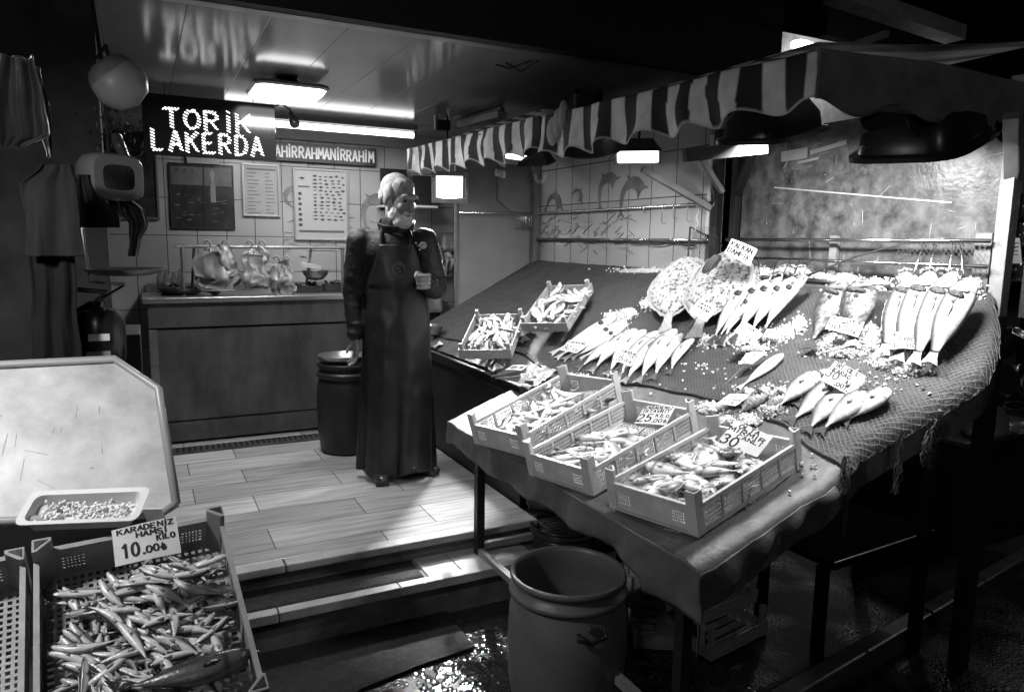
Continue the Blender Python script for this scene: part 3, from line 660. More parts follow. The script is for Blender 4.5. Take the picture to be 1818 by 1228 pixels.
# ---- recess shelves right of the man
t = thing('wall_shelf', 'shelf unit in the recess to the right of the man', 'shelf', (1.95, 5.7, .8))
mb = MB(); a = py(750, 435, 5.6); mb.bb((1.74, 5.55, a.z-.012), (2.145, YB-.01, a.z+.012)); mb.build('shelf_board', M_white, t)
mb = MB(); mb.bb((1.74, 5.55, 1.66), (2.145, YB-.01, 1.675)); mb.build('shelf_board', M_white, t)
mb = MB(); mb.bb((1.76, 5.5, a.z-.06), (2.145, 5.52, a.z-.014)); mb.build('valance_board', M_dark, t)
cb = thing('drawer_cabinet', 'pale drawer cabinet in the recess under the shelf', 'cabinet', (2.0, 5.5, .75))
a, b = py(757, 512, 5.45), py(826, 553, 5.45)
MB().bb((a.x-.03, 5.45, b.z), (2.145, YB-.01, a.z)).build('body', mat('cabinet_paint', .36, .45, var=.15), cb, bevel=.004)
MB().bb((a.x, 5.43, b.z+.02), (2.12, 5.449, a.z-.02)).build('drawer_front', mat('cabinet_front', .3, .45, var=.1), cb, bevel=.003)
MB().bb((a.x-.05, 5.42, a.z), (2.147, YB-.01, a.z+.015)).build('top', M_white, cb)
MB().bb((1.70, 5.5, .0), (2.147, YB-.01, b.z-.003)).build('base', M_dark, cb)
hung_bag('sack', py(790, 448, 5.5), .15, .20, .12, mat('grey_sack', .16, .6, var=.4, vscale=12, bump=.6, bscale=20), 'grey sack slumped on the pale cabinet behind the man shoulder', 'sack', 9, knot=.5)
mb = MB(); q = py(752, 318, 5.7); mb.bb((q.x-.1, 5.7, 1.68), (q.x+.07, 5.85, 1.92)); tag(mb.build('speaker_box', mat('black_plastic', .015, .4), bevel=.006), 'small black box on the top shelf behind the man', 'box')
mb = MB(); q = py(775, 415, 5.7); mb.bb((q.x-.12, 5.6, a.z), (q.x-.02, 5.75, a.z)); 
mb = MB(); mb.bb((py(752, 400, 5.65).x-.05, 5.65, 1.315), (py(770, 400, 5.65).x, 5.8, 1.45)); tag(mb.build('carton', mat('grey_carton', .28, .7, var=.2), bevel=.003), 'light carton on the middle shelf behind the man', 'carton')
mb = MB(); q = py(800, 412, 5.65); mb.bb((q.x-.06, 5.66, 1.315), (q.x+.06, 5.8, 1.47)); tag(mb.build('dark_canister', M_paintgrey, bevel=.02), 'rounded grey canister on the middle shelf right of the carton', 'canister')

# ================================================================== THE FISH STALL
YF = 1.50                                           # front edge
XL = 1.36                                           # left edge (front part), 1.73 behind Y=3.3
XN = [(5.3, 1.80)]+[(bed(x_, y_).y, bed(x_, y_).x) for x_, y_ in ((965, 655), (1060, 675), (1185, 692), (1260, 712), (1320, 725))]
XN += [(XN[-1][0]-.25, XN[-1][1]-.02), (XN[-1][0]-.5, XN[-1][1]-.08), (1.0, XN[-1][1]-.1)]
def xnet(Y):
    for (a, xa), (b, xb) in zip(XN[:-1], XN[1:]):
        if b <= Y <= a: return lerp(xa, xb, (a-Y)/(a-b))
    return XN[0][1] if Y > XN[0][0] else XN[-1][1]
YFP = [(1.30, 1.53), (1.42, 1.53)]+[(bed(x_, y_).x, bed(x_, y_).y) for x_, y_ in ((1400, 882), (1530, 797), (1640, 732), (1700, 700), (1752, 665), (1772, 620), (1774, 570), (1765, 530))]
YFP = sorted(YFP)
YFP += [(2.9, YFP[-1][1]+.02), (3.2, YFP[-1][1]+.02)]
print('net edge', XN, 'front', YFP)
def yfront(X):
    for (xa, a), (xb, b) in zip(YFP[:-1], YFP[1:]):
        if xa <= X <= xb: return lerp(a, b, (X-xa)/(xb-xa+1e-6))+.05*sstep(1.9, 2.2, X)
    return YFP[0][1] if X < YFP[0][0] else YFP[-1][1]+.05
def bump(X, Y):
    return .010*noise.noise(Vector((X*3, Y*3, 0)))+.004*noise.noise(Vector((X*11, Y*11, 4)))+.0022*noise.noise(Vector((X*31, Y*24, 9)))
M_cover = mat('tarpaulin', .095, .5, var=.35, vscale=9, bump=.6, bscale=16)
M_netc = mat('dark_net_cloth', .042, .7, var=.45, vscale=7, bump=.5, bscale=60)
M_net = mat('net_twine', .085, .6)
stall = thing('stall_table', 'long sloping fish display table covered with cloth, on steel legs', 'table', (2.1, 3.2, ZS))
def cover_pt(X, Y, l=0.0):
    yf = yfront(X)
    if Y < yf:                                      # past the edge: curve down
        s = yf-Y; r = .05
        a = min(s/r, math.pi/2); y = yf-r*math.sin(a); z = bz(X, yf)-r*(1-math.cos(a))-max(0, s-r*math.pi/2)
        n = Vector((-.2, -math.sin(a), math.cos(a))).normalized()
        return Vector((X, y, z+bump(X, Y)))+n*l
    return Vector((X, Y, bz(X, Y)+bump(X, Y)))+bn(X, Y)*l
# board and legs
mb = MB()
mb.grid(lambda u, v: Vector((lerp(1.38, 2.83, u), lerp(yfront(lerp(1.38, 2.83, u))+.04, 3.28, v), bz(lerp(1.38, 2.83, u), lerp(1.6, 3.28, v))-.03)), 24, 24)
mb.grid(lambda u, v: Vector((lerp(1.78, 2.83, u), lerp(3.281, 5.18, v), bz(lerp(1.78, 2.83, u), lerp(3.28, 5.18, v))-.03)), 16, 24)
mb.build('board', mat('table_board', .06, .8, bump=.3), stall, solid=.02)
for (x, y, zb) in ((1.385, 3.03, ZT), (1.42, 1.60, ZS), (2.8, 1.75, ZS), (2.8, 3.1, ZS)):
    MB().bb((x-.02, y-.02, zb), (x+.02, y+.02, bz(x, y)-.05)).build('leg', M_black, stall, bevel=.002)
mb = MB(); mb.bar((1.385, 3.01, -.075), (1.385, 1.62, -.075), .03, .03); mb.build('lower_rail', M_paintgrey, stall)
mb = MB(); mb.bar((1.405, 3.03, -.055), (2.78, 3.03, -.055), .03, .03); mb.build('lower_rail', M_paintgrey, stall)
# cloth: flat part + hanging sides
def cloth(u, v):
    X = lerp(XL, 2.84, u); Y = lerp(yfront(X)-.16, 3.36, v); return cover_pt(X, Y, .004)
mb = MB(); mb.grid(cloth, 70, 100)
co = mb.build('cover_cloth', M_cover, stall, smooth='all')
def drape(u, v):
    Y = lerp(1.475, 3.37, u); h = .115+.05*noise.noise(Vector((u*6, 3, 0)))+(.04 if u < .12 else 0)
    top = Vector((XL, Y, bz(XL, Y)+bump(XL, Y)+.004)); w = .012*math.sin(u*34)*v+.01*noise.noise(Vector((u*20, v*2, 0)))*v
    return top+Vector((-.004-.012*math.sin(v*1.4)+w, -.03*v if u < .02 else 0, -h*v))
mb = MB(); mb.grid(drape, 110, 12); mb.build('cloth_skirt', M_cover, stall, smooth='all', solid=.002)
def drape2(u, v):
    X = lerp(XL-.004, 2.02, u); q = cover_pt(X, yfront(X)-.045, .004); h = .15*math.exp(-(u/.035)**2)+lerp(.105, .03, u**.7)+.03*noise.noise(Vector((u*7, 8, 0)))
    return q+Vector((.0, -.008-.012*math.sin(v*2)+.014*math.sin(u*24)*v, -h*v))
mb = MB(); mb.grid(drape2, 80, 14); mb.build('cloth_skirt', M_cover, stall, smooth='all', solid=.002)
# rear part: pale board under the glass lip and its dark case
def cloth2(u, v):
    Y = lerp(3.30, 5.19, v); X = lerp(1.74, 2.84, u); return cover_pt(X, Y, .003)
mb = MB(); mb.grid(cloth2, 50, 70); mb.build('cover_cloth', M_cover, stall, smooth='all')
case = thing('display_case', 'black fronted lower case under the far half of the display', 'case', (1.9, 4.2, 0))
MB().bb((1.745, 3.30, -.02), (2.2, 5.19, .60)).build('body', M_black, case, bevel=.004)
mb = MB(); mb.bb((1.715, 3.27, .60), (1.76, 5.19, .655)); mb.build('lip', mat('gloss_black_lip', .012, .15), case, bevel=.004)
mb = MB(); mb.bb((1.712, 3.268, .656), (1.742, 5.19, .662)); mb.build('lip_trim', M_steel, case)
mb = MB(); mb.bb((1.715, 3.262, .60), (2.0, 3.30, .61)); mb.bb((1.76, 3.27, .61), (2.0, 3.30, .68)); mb.build('end_panel', mat('gloss_black_lip', .012, .15), case)
q = px(885, 716, 1.74); MB().bb((1.741, q.y-.02, q.z-.03), (1.7445, q.y+.02, q.z+.03)).build('sticker', mat('sticker', .12, .4, var=.5, vscale=60), case)

# net cloth over the slope, with real twine
net = thing('fishing_net', 'dark fishing net spread over the sloping display and hanging over its front edge', 'net', (2.3, 3, .8))
def netc(u, v):
    Y = lerp(1.30, 5.17, v); x0 = xnet(Y)+.012*noise.noise(Vector((Y*6, 0, 0))); X = lerp(x0, 2.835, u); Y2 = max(Y, yfront(X)-.07)
    return cover_pt(X, Y2, .009)
mb = MB(); mb.grid(netc, 70, 200); mb.build('backing_cloth', M_netc, net, smooth='all')
mb = MB(); pts = [cover_pt(xnet(Y)+.012*noise.noise(Vector((Y*6, 0, 0))), Y, .010) for Y in [1.36+i*.04 for i in range(95)]]; mb.tube(pts, .0075, 6); mb.build('rope_edge', M_netc, net, smooth='all')
def twine(mb, pts, nrm, w):
    vs = []; 
    for i, p in enumerate(pts):
        t = (pts[min(i+1, len(pts)-1)]-pts[max(0, i-1)]).normalized(); s = t.cross(nrm(i)).normalized()*w/2; vs += [p-s, p+s]
    mb.add(vs, [(2*i, 2*i+1, 2*i+3, 2*i+2) for i in range(len(pts)-1)])
mb = MB(); cell = .0155
for sgn in (1, -1):
    k = -190
    while k < 520:
        c = k*cell*1.42; k += 1
        pts = []; 
        for j in range(75):                                   # march across X
            X = 1.80+j*.0142; Y = (c+sgn*(X-1.8)*1.35) if sgn > 0 else (c-(X-1.8)*1.35+1.2)
            if yfront(X)-.07 < Y < 5.16 and xnet(Y) < X < 2.835:
                pts.append(cover_pt(X+.002*math.sin(j*2.2), Y, .0125+.002*math.sin(j*1.57)))
            else:
                if len(pts) > 1: twine(mb, pts, lambda i: Vector((-.5, -.3, .8)), .0019)
                pts = []
        if len(pts) > 1: twine(mb, pts, lambda i: Vector((-.5, -.3, .8)), .0019)
mb.build('twine', M_net, net)
# net drawn up the wall to the rail, in front of the tiles
mb = MB()
def upnet(Y, t): # from slope top to rail
    zr = 1.43-.02*math.sin((Y-3.2)*5); return Vector((XW-.02-.02*math.sin(t*3), Y, lerp(1.235, zr-.03, t)))
for sgn in (1, -1):
    for k in range(-20, 150):
        pts = []
        for j in range(12):
            t = j/11; Y = 3.25+k*.02+sgn*t*.14
            if 3.24 < Y < 5.18: pts.append(upnet(Y, t))
        if len(pts) > 1: twine(mb, pts, lambda i: Vector((1, 0, 0)), .0016)
mb.build('twine', M_net, net)
mb = MB()
for (ya, yb, za, zb) in ((3.05, 3.28, 1.20, 1.50), (1.62, 2.0, 1.22, 1.42)):
    mb = MB()
    for sgn in (1, -1):
        for k in range(-16, 30):
            pts = []
            for j in range(12):
                t = j/11; Y = ya+k*.02+sgn*t*(zb-za)*.7
                if ya < Y < yb: pts.append(Vector((XW-.04+.015*math.sin(t*4), Y, lerp(za, zb, t))))
            if len(pts) > 1: twine(mb, pts, lambda i: Vector((1, 0, 0)), .002)
    mb.build('twine', M_net, net)
mb = MB(); mb.tube([(XW-.045, 3.28, 1.50), (XW-.045, 3.285, 1.35), (XW-.05, 3.28, 1.22)], .006, 6); mb.tube([(XW-.045, 3.28, 1.50), (XW-.045, 3.17, 1.46), (XW-.045, 3.05, 1.44)], .004, 6)
mb.tube([px(1430, 490, 2.80), px(1520, 455, 2.81), px(1615, 429, 2.82)], .004, 6); mb.tube([(2.82, 2.0, 1.42), (2.82, 1.74, 1.42), (2.80, 1.68, 1.27)], .004, 6)
mb.tube([(XW-.03, Y, 1.425-.012*abs(math.sin(Y*9))-.02*(Y < 3.9)*abs(math.sin(Y*11))) for Y in [3.25+.05*i for i in range(39)]], .006, 6)
mb.build('rope_edge', M_netc, net)
# net tatters hanging under the front edge
mb = MB()
for (x, y, l, w) in ((1650, 745, .16, .05), (1662, 745, .17, .05), (1600, 770, .2, .03), (1500, 810, .12, .02)):
    q = py(x, y, 1.47); mb = MB()
    for s in range(14):
        a = rnd.uniform(-w, w)*.6; pts = [q+Vector((a*math.sin(j*.9+s), rnd.uniform(-.01, .01), -l*j/8)) for j in range(9)]; mb.tube(pts, .0012, 4, False)
    mb.build('tatters', M_net, net)

# ---- posts, rails, braces, hooks
fr = thing('canopy_structure', 'steel frame of posts, braces and rails carrying the awning', 'frame', (2.85, 2.4, ZS))
for (x, y, w, m) in ((2.865, 1.60, .05, M_paintgrey), (2.90, 1.52, .03, M_black), (2.84, 3.11, .045, M_black), (2.86, 2.99, .04, M_black)):
    MB().bb((x-w/2, y-w/2, 1.15), (x+w/2, y+w/2, 2.02)).build('post', m, fr, bevel=.002)
    if y != 1.52: MB().bb((x-w/2-.002, y-w/2-.002, ZS), (x+w/2+.002, y+w/2+.002, 1.149)).build('shaded_post_base', M_dark, fr)  # lower posts coloured near black to stand in for shade below the display
MB().bb((2.845, 3.17, 1.45), (2.875, 3.199, 2.0)).build('post', M_white, fr)
def br(a, b, w=.035, m=M_paintgrey, nm='brace'): MB().bar(a, b, w, w*.6).build(nm, m, fr, bevel=.002)
br(px(1795, 205, 2.52), (2.865, 1.60, 1.66), .045); br(px(1247, 284, 2.72), px(1282, 342, 2.84), .04)
br(px(1345, 250, 2.72), (2.86, 2.99, 1.66), .045, M_black)
br(px(1140, 300, 2.45), (2.82, 3.14, 1.60), .05)
RL = [(1.43, XW-.03, 1.62, 3.0), (1.335, XW-.035, 1.62, 2.88), (1.245, XW-.055, 2.0, 2.95)]
for z, x, a, b in RL: MB().tube([(x, a, z), (x, b, z)], .0085, 8).build('rail', M_chrome, fr, smooth='all')
MB().tube([(XW-.03, 3.14, 1.425), (XW-.03, 5.19, 1.425)], .009, 8).build('rail', M_chrome, fr, smooth='all')
MB().tube([(XW-.03, 3.14, 1.625), (XW-.03, 5.17, 1.625), (2.17, 5.17, 1.612)], .009, 8).build('rail', M_chrome, fr, smooth='all')
q = px(1480, 440, 2.86); MB().bb((2.855, q.y-.02, 1.2), (2.875, q.y+.02, 1.45)).build('rail_bracket', M_paintgrey, fr)
q = px(1745, 450, 2.86); MB().bb((2.855, q.y-.03, 1.2), (2.87, q.y+.03, 1.46)).build('rail_bracket', M_paintgrey, fr)
br((2.80, 1.95, 1.205), (2.80, 3.0, 1.205), .05, M_steel, 'gutter')
# far wall post by the dolphins
MB().bb((2.79, 5.12, 1.2), (2.845, 5.18, 2.0)).build('post', M_paintgrey, fr)
def hookpts(p, h, r=.012): return [p+Vector((0, 0, -.004)), p+Vector((-.008, 0, .006)), p+Vector((-.016, 0, -.004)), p+Vector((-.018, 0, -.03)), p+Vector((-.018, 0, -h)), p+Vector((-.012, 0, -h-r)), p+Vector((.0, 0, -h-r*1.3)), p+Vector((.01, 0, -h-r*.6))]
def hook(p, h, label, grp=None, r=.0022):
    return tag(MB().tube(hookpts(Vector(p), h), r, 5).build('hook', M_chrome, smooth='all'), label, 'hook', grp)
for k in range(12):
    p = Vector((2.80-.014*k-.006*rnd.random(), 5.155, 1.625)); pts = hookpts(p, .11); c = p; a = math.pi/2+rnd.uniform(-.5, .5)
    R = Matrix.Rotation(a, 3, 'Z'); pts = [c+R @ (q-c) for q in pts]
    tag(MB().tube(pts, .0026, 5).build('hook', M_chrome, smooth='all'), 'steel hook in the bunch hanging at the far end of the upper rail', 'hook', 'bunch of hooks on the upper rail')
for k, (x, y) in enumerate(((1180, 373), (1200, 372), (1225, 370), (1146, 376))):
    p = px(x, y, XW-.03); hook((p.x, p.y, 1.634), (.10, .07, .09, .03)[k], 'empty steel hook on the upper rail in front of the dolphin tiles', 'empty hooks on the upper rail')

# ---- wind shield
def shieldmat():
    m = mat('scratched_acrylic', .13, .3, var=.85, vscale=12, spec=.6, bump=.15, bscale=60); N = m.node_tree.nodes; L = m.node_tree.links; b = N['Principled BSDF']
    g = N.new('ShaderNodeNewGeometry'); mp = N.new('ShaderNodeMapping'); mp.inputs['Scale'].default_value = (1, 5, .8); n = N.new('ShaderNodeTexNoise'); n.inputs['Scale'].default_value = 3; n.inputs['Detail'].default_value = 5
    L.new(g.outputs['Position'], mp.inputs[0]); L.new(mp.outputs[0], n.inputs['Vector'])
    mr = N.new('ShaderNodeMapRange'); mr.inputs[1].default_value = .3; mr.inputs[2].default_value = .8; mr.inputs[3].default_value = .80; mr.inputs[4].default_value = 1; L.new(n.outputs['Fac'], mr.inputs[0]); L.new(mr.outputs[0], b.inputs['Alpha'])
    return m
sh = thing('wind_shield', 'scratched translucent acrylic wind shield behind the hanging fish', 'screen', (2.88, 2.3, 1.1))
mb = MB(); mb.bb((2.882, 1.64, 1.0), (2.886, 2.965, 1.97)); mb.build('sheet', shieldmat(), sh)
mb = MB(); a, b = px(1375, 333, 2.88), px(1690, 360, 2.88); mb.bar(a, b, .006, .006); mb.build('drawn_reflection', mat('scratch_and_reflection', .42, .4), sh)  # bright reflection in the sheet, drawn as a thin pale bar
mb = MB()
for i in range(70):
    y, z = rnd.uniform(1.68, 2.9), rnd.uniform(1.2, 1.92); l = rnd.expovariate(40)+.004; a = rnd.choice((rnd.gauss(1.5, .3), rnd.gauss(0, .3)))
    mb.bar((2.881, y, z), (2.881, y-l*math.cos(a), z+l*math.sin(a)), .0012, rnd.uniform(.0008, .003), (1, 0, 0))
o = mb.build('scratches', mat('scratch_and_reflection', .42, .4), sh); o['kind'] = 'stuff'
mb = MB(); a, b = px(1462, 300, 2.88), px(1622, 292, 2.88)
write(mb, lambda u, v, l: Vector((2.8812-l*.3, a.y-u, v)), 'TURŞUCU', 0, a.z-.02, .075, w=a.y-b.y, pen=.012, jit=.1)
mb.build('reflected_lettering', mat('sign_reflection', .11, .5, var=.6, vscale=40), sh)  # reflection of the neighbour's sign, drawn as letters on the sheet
mb = MB(); q = px(1415, 280, 2.86)
for (x, y, w, h) in ((1410, 275, .16, .05), (1435, 285, .12, .012), (1470, 262, .2, .02), (1550, 262, .05, .07)):
    q = px(x, y, 2.875); MB().box(q, (.002, w, h), R=Euler((rnd.uniform(-.2, .1), 0, 0)).to_matrix()).build('tape_strip', M_pap, sh)

# ---- awning
aw = thing('awning', 'striped fabric awning with wavy valance over the fish display', 'awning', (2.2, 3.0, 1.8))
M_stripe = stripemat('striped_canvas', .5, .02, .155)
def val(mb, ya, yb, zta, ztb, per, seed, hang=.14, x0=1.70, hang2=None):
    n = int((ya-yb)/.008); m = 14; vs = []; cs = []
    for j in range(m+1):
        for i in range(n+1):
            t = i/n; Y = lerp(ya, yb, t); zt = lerp(zta, ztb, t); v = j/m
            w = noise.noise(Vector((Y*3, v*1.2, seed)))
            xo = (.012+.012*v)*math.sin(Y*2*math.pi/.25+seed+1.2*w)*(.25+.75*v)+.02*w
            h = lerp(hang, hang2 or hang, t)*(1+.11*math.sin(Y*2*math.pi/.25+seed+.6)+.10*w)
            Ys = Y+.014*v*math.sin(Y*9+seed); 
            vs.append(Vector((x0+xo, Ys, zt-h*v))); s = math.sin((Y+.012*w)*2*math.pi/per+seed)
            e = v > .97; cs.append(.5 if e else (.72 if s > 0 else .012))
    if mb.c is None: mb.c = []
    mb.c += cs; mb.add(vs, [(j*(n+1)+i, j*(n+1)+i+1, (j+1)*(n+1)+i+1, (j+1)*(n+1)+i) for j in range(m) for i in range(n)]); mb.cc = .4
mb = MB(); val(mb, 5.02, 3.07, 2.03, 1.985, .15, 1.0, .17); mb.build('valance', M_stripe, aw, smooth='all', solid=.003)
mb = MB(); val(mb, 3.03, 1.49, 1.975, 1.935, .155, 4.0, .185, 1.69, .135); mb.build('valance', M_stripe, aw, smooth='all', solid=.003)
# bunched fold where the two meet
mb = MB(); mb.c = []
for k in range(3):
    c0 = px(1000-k*9, 205+k*14, 1.69)
    mb.ell(c0, (.02, .03+.01*k, .065), 14); 
mb.cc = .3
mb.build('bunched_fold', M_stripe, aw, smooth='all')
# roof fabric
mb = MB(); mb.c = []
n = 120; vs = []; cs = []
for i in range(n+1):
    Y = lerp(5.0, 1.50, i/n)
    for j in range(9):
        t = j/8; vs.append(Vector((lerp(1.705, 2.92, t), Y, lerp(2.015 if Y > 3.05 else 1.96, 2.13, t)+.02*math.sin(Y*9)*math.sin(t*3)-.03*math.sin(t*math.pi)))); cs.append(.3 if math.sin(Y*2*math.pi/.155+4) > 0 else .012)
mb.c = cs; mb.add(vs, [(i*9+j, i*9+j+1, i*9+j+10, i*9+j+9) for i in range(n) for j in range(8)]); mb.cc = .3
mb.build('roof_fabric', M_stripe, aw, smooth='all', solid=.003)
# plain end fascia with scalloped lower flap
def endf(u, v):
    X = lerp(1.69, 2.70, u); zt = lerp(1.94, 1.955, u)+.012*math.sin(u*math.pi)
    h = .155*v*(1 if v < .8 else 1); wz = (.022*math.sin(u*19+1.2) if v > .72 else 0)*((v-.72)/.28 if v > .72 else 0)
    return Vector((X, 1.485+.006*math.sin(u*9)+.02*max(0, v-.7)*math.sin(u*19), zt-h+wz))
mb = MB(); mb.c = []; mb.cc = .16; mb.grid(endf, 70, 12); mb.build('end_fascia', mat('grey_canvas', .22, .7, var=.4, vscale=8), aw, smooth='all', solid=.003)
def endf2(u, v):
    X = lerp(1.9, 2.66, u); return Vector((X, 1.50+.015*math.sin(u*22), 1.80-.035*v*(1+.6*math.sin(u*20))))
mb = MB(); mb.grid(endf2, 60, 4); mb.build('end_flap', M_dark, aw, smooth='all', solid=.003)
mb = MB(); mb.bar((1.72, 1.51, 1.93), (1.72, 5.0, 2.0), .025, .025); mb.bar((1.72, 1.51, 1.93), (2.86, 1.51, 1.94), .025, .025); mb.build('frame_bar', M_black, aw)
mb = MB(); mb.bar(px(1215, 276, 1.85), px(1360, 262, 2.3), .02, .05); mb.build('frame_bar', mat('dim_grey_paint', .05, .6), aw)

# ---- lamps under the awning
def flood(x, y, X, s, label, aim, power, lit=.4, nm='display_lamp', z=None):
    q = px(x, y, X); aimv = (Vector(aim)-q).normalized(); xx = aimv.cross(Vector((0, 0, 1))).normalized(); yy = xx.cross(aimv); M = frame(q, xx, yy, aimv)
    t = thing(nm, label, 'lamp', q)
    w, h = s
    R = [[Vector((sx*w*a, sy*h*a, z)) for sx, sy in ((1, 1), (-1, 1), (-1, -1), (1, -1))] for a, z in ((.45, -.11), (.62, -.10), (1, -.012), (1.04, -.01), (1.04, .004), (.96, .004), (.6, -.07))]
    rings(R, M).build('housing', M_black, t)
    MB().box((0, 0, -.006), (1.8*w, 1.7*h, .008), M).build('glass', M_lampw, t)
    mb = MB(); mb.tube([q-aimv*.1, q-aimv*.12+Vector((0, 0, .04)), (q.x+.03, q.y, 2.03)], .007, 6); mb.build('bracket', M_dark, t)
    light('display_light', 'AREA', q+aimv*-.012, power*KL, (2*w*.85, 2*h*.85), q+aimv, parent=t, spread=125)
    return t
flood(952, 291, 2.28, (.11, .05), 'small black flood lamp hanging near the far end of the display', (2.5, 4.3, 1.1), 40)
flood(1132, 279, 2.30, (.115, .048), 'wide lit flood lamp with white reflector under the awning above the turbots', (1.7, 2.4, .6), 27)
flood(905, 277, 2.0, (.15, .035), 'slim lit lamp tucked behind the striped valance', (2.2, 3.5, .8), 36)
def dome(q, r, label, aim, power, bulbs=2, scale=(1, .7, .6)):
    t = thing('dome_lamp', label, 'lamp', q)
    aimv = (Vector(aim)-q).normalized(); xx = aimv.cross(Vector((0, 0, 1))).normalized(); yy = xx.cross(aimv)
    M = frame(q, xx, yy, aimv) @ Matrix.Diagonal((1, scale[1], 1, 1))
    prof = [(r*1.06, 0), (r*1.0, -.008), (r*.93, -.07*scale[2]*2), (r*.75, -.13*scale[2]*2), (r*.45, -.16*scale[2]*2), (.001, -.165*scale[2]*2)]
    MB().lathe(prof, 40, M).build('hood', mat('dark_enamel', .02, .3), t, smooth=True, solid=.004)
    mb = MB()
    for k in range(11): mb.lathe([(r*.42, -.165*scale[2]*2-.008*k), (r*.46, -.168*scale[2]*2-.008*k), (r*.46, -.170*scale[2]*2-.008*k), (r*.42, -.172*scale[2]*2-.008*k)], 24, M)
    mb.build('cooling_fins', M_black, t)
    for k in range(bulbs): MB().ell(M @ Vector(((k-.5*(bulbs-1))*r*.8, 0, .012)), (.04, .04, .035), 14).build('bulb', M_lampw, t, smooth=True)
    mb = MB(); e = M @ Vector((0, 0, -.22)); mb.tube([e, (e.x, e.y, 2.03)], .008, 6); mb.build('bracket', M_dark, t)
    light('dome_light', 'AREA', q+aimv*.02, power*KL, r, q+aimv*2, parent=t, spread=125)
    return t
dome(px(1045, 264, 1.98), .15, 'round dark lamp with two glowing bulbs behind the striped valance', (2.35, 3.6, .9), 34)
def boxhood(x, y, X, w, l, label, aim, power, roll=0.):
    q = px(x, y, X); aimv = (Vector(aim)-q).normalized(); xx = Vector((1, .25, 0)); xx = (xx-aimv*xx.dot(aimv)).normalized(); yy = aimv.cross(xx); M = frame(q, xx, yy, aimv)
    t = thing('industrial_lamp', label, 'lamp', q)
    def sec(a, b, z, n=28): return [Vector((math.copysign(abs(math.cos(2*math.pi*k/n))**.45, math.cos(2*math.pi*k/n))*a, math.copysign(abs(math.sin(2*math.pi*k/n))**.45, math.sin(2*math.pi*k/n))*b, z)) for k in range(n)]
    rings([sec(w*.3, l*.3, -.17), sec(w*.55, l*.55, -.155), sec(w*.9, l*.9, -.07), sec(w*.95, l*.95, -.015), sec(w*1.08, l*1.08, -.01), sec(w*1.08, l*1.08, .006), sec(w*.9, l*.9, .006), sec(w*.6, l*.6, -.08)], M).build('hood', mat('dark_enamel', .02, .3), t, smooth=True)
    mb = MB()
    for k in range(13): mb.box((lerp(-w*.8, w*.8, k/12), 0, -.165), (.007, l*.9, .06), M)
    mb.build('cooling_fins', mat('dark_enamel', .02, .3), t)
    mb = MB(); e = M @ Vector((0, 0, -.19)); mb.tube([e, (e.x, e.y, 2.0)], .009, 6); mb.build('bracket', M_dark, t)
    light('industrial_light', 'AREA', q+aimv*.012, power*KL, (w, l), q+aimv*2, parent=t, spread=165)
    return t
boxhood(1640, 258, 2.38, .22, .17, 'big black ribbed hood lamp hanging nearest at the right end of the awning', tuple(px(1640, 258, 2.38)+Vector((.30, .12, -1))), 40)
boxhood(1372, 240, 2.25, .21, .14, 'second black ribbed hood lamp hanging behind the wavy valance', tuple(px(1372, 240, 2.25)+Vector((.22, .14, -1))), 66)
# papers clipped and cable loops by the first lamp
mb = MB(); q = px(892, 288, 2.2); mb.box(q, (.012, .10, .05), R=Euler((.3, 0, 0)).to_matrix()); tag(mb.build('clipped_paper', M_card), 'small white paper clipped beside the far flood lamp, the upper of two', 'paper')
mb = MB(); q = px(888, 308, 2.2); mb.box(q, (.012, .14, .045), R=Euler((.2, 0, 0)).to_matrix()); tag(mb.build('clipped_paper', M_card), 'larger white paper clipped beside the far flood lamp, the lower of two', 'paper')
mb = MB()
for r in (.09, .07): mb.tube([px(960, 302, 2.6)+Vector((0, math.cos(a)*r, math.sin(a)*r*.8-.02)) for a in [math.pi+.1+i*.2 for i in range(16)]], .003, 5)
tag(mb.build('cable_loop', M_white, smooth='all'), 'two loops of pale cable hanging in front of the dolphin tiles', 'cable')
for k, (x, y0, y1, X, lab) in enumerate(((1268, 320, 440, 2.82, 'thin white cord dangling down the steel post beside the shield'), (1240, 360, 410, 2.80, 'short thin cord dangling beside the end of the tiled wall'))):
    a, b = px(x, y0, X), px(x-4, y1, X); mb = MB(); mb.tube([a+(b-a)*(i/9)+Vector((0, .012*math.sin(i*1.7), 0)) for i in range(10)], .003, 5); tag(mb.build('cord', M_white), lab, 'cord')

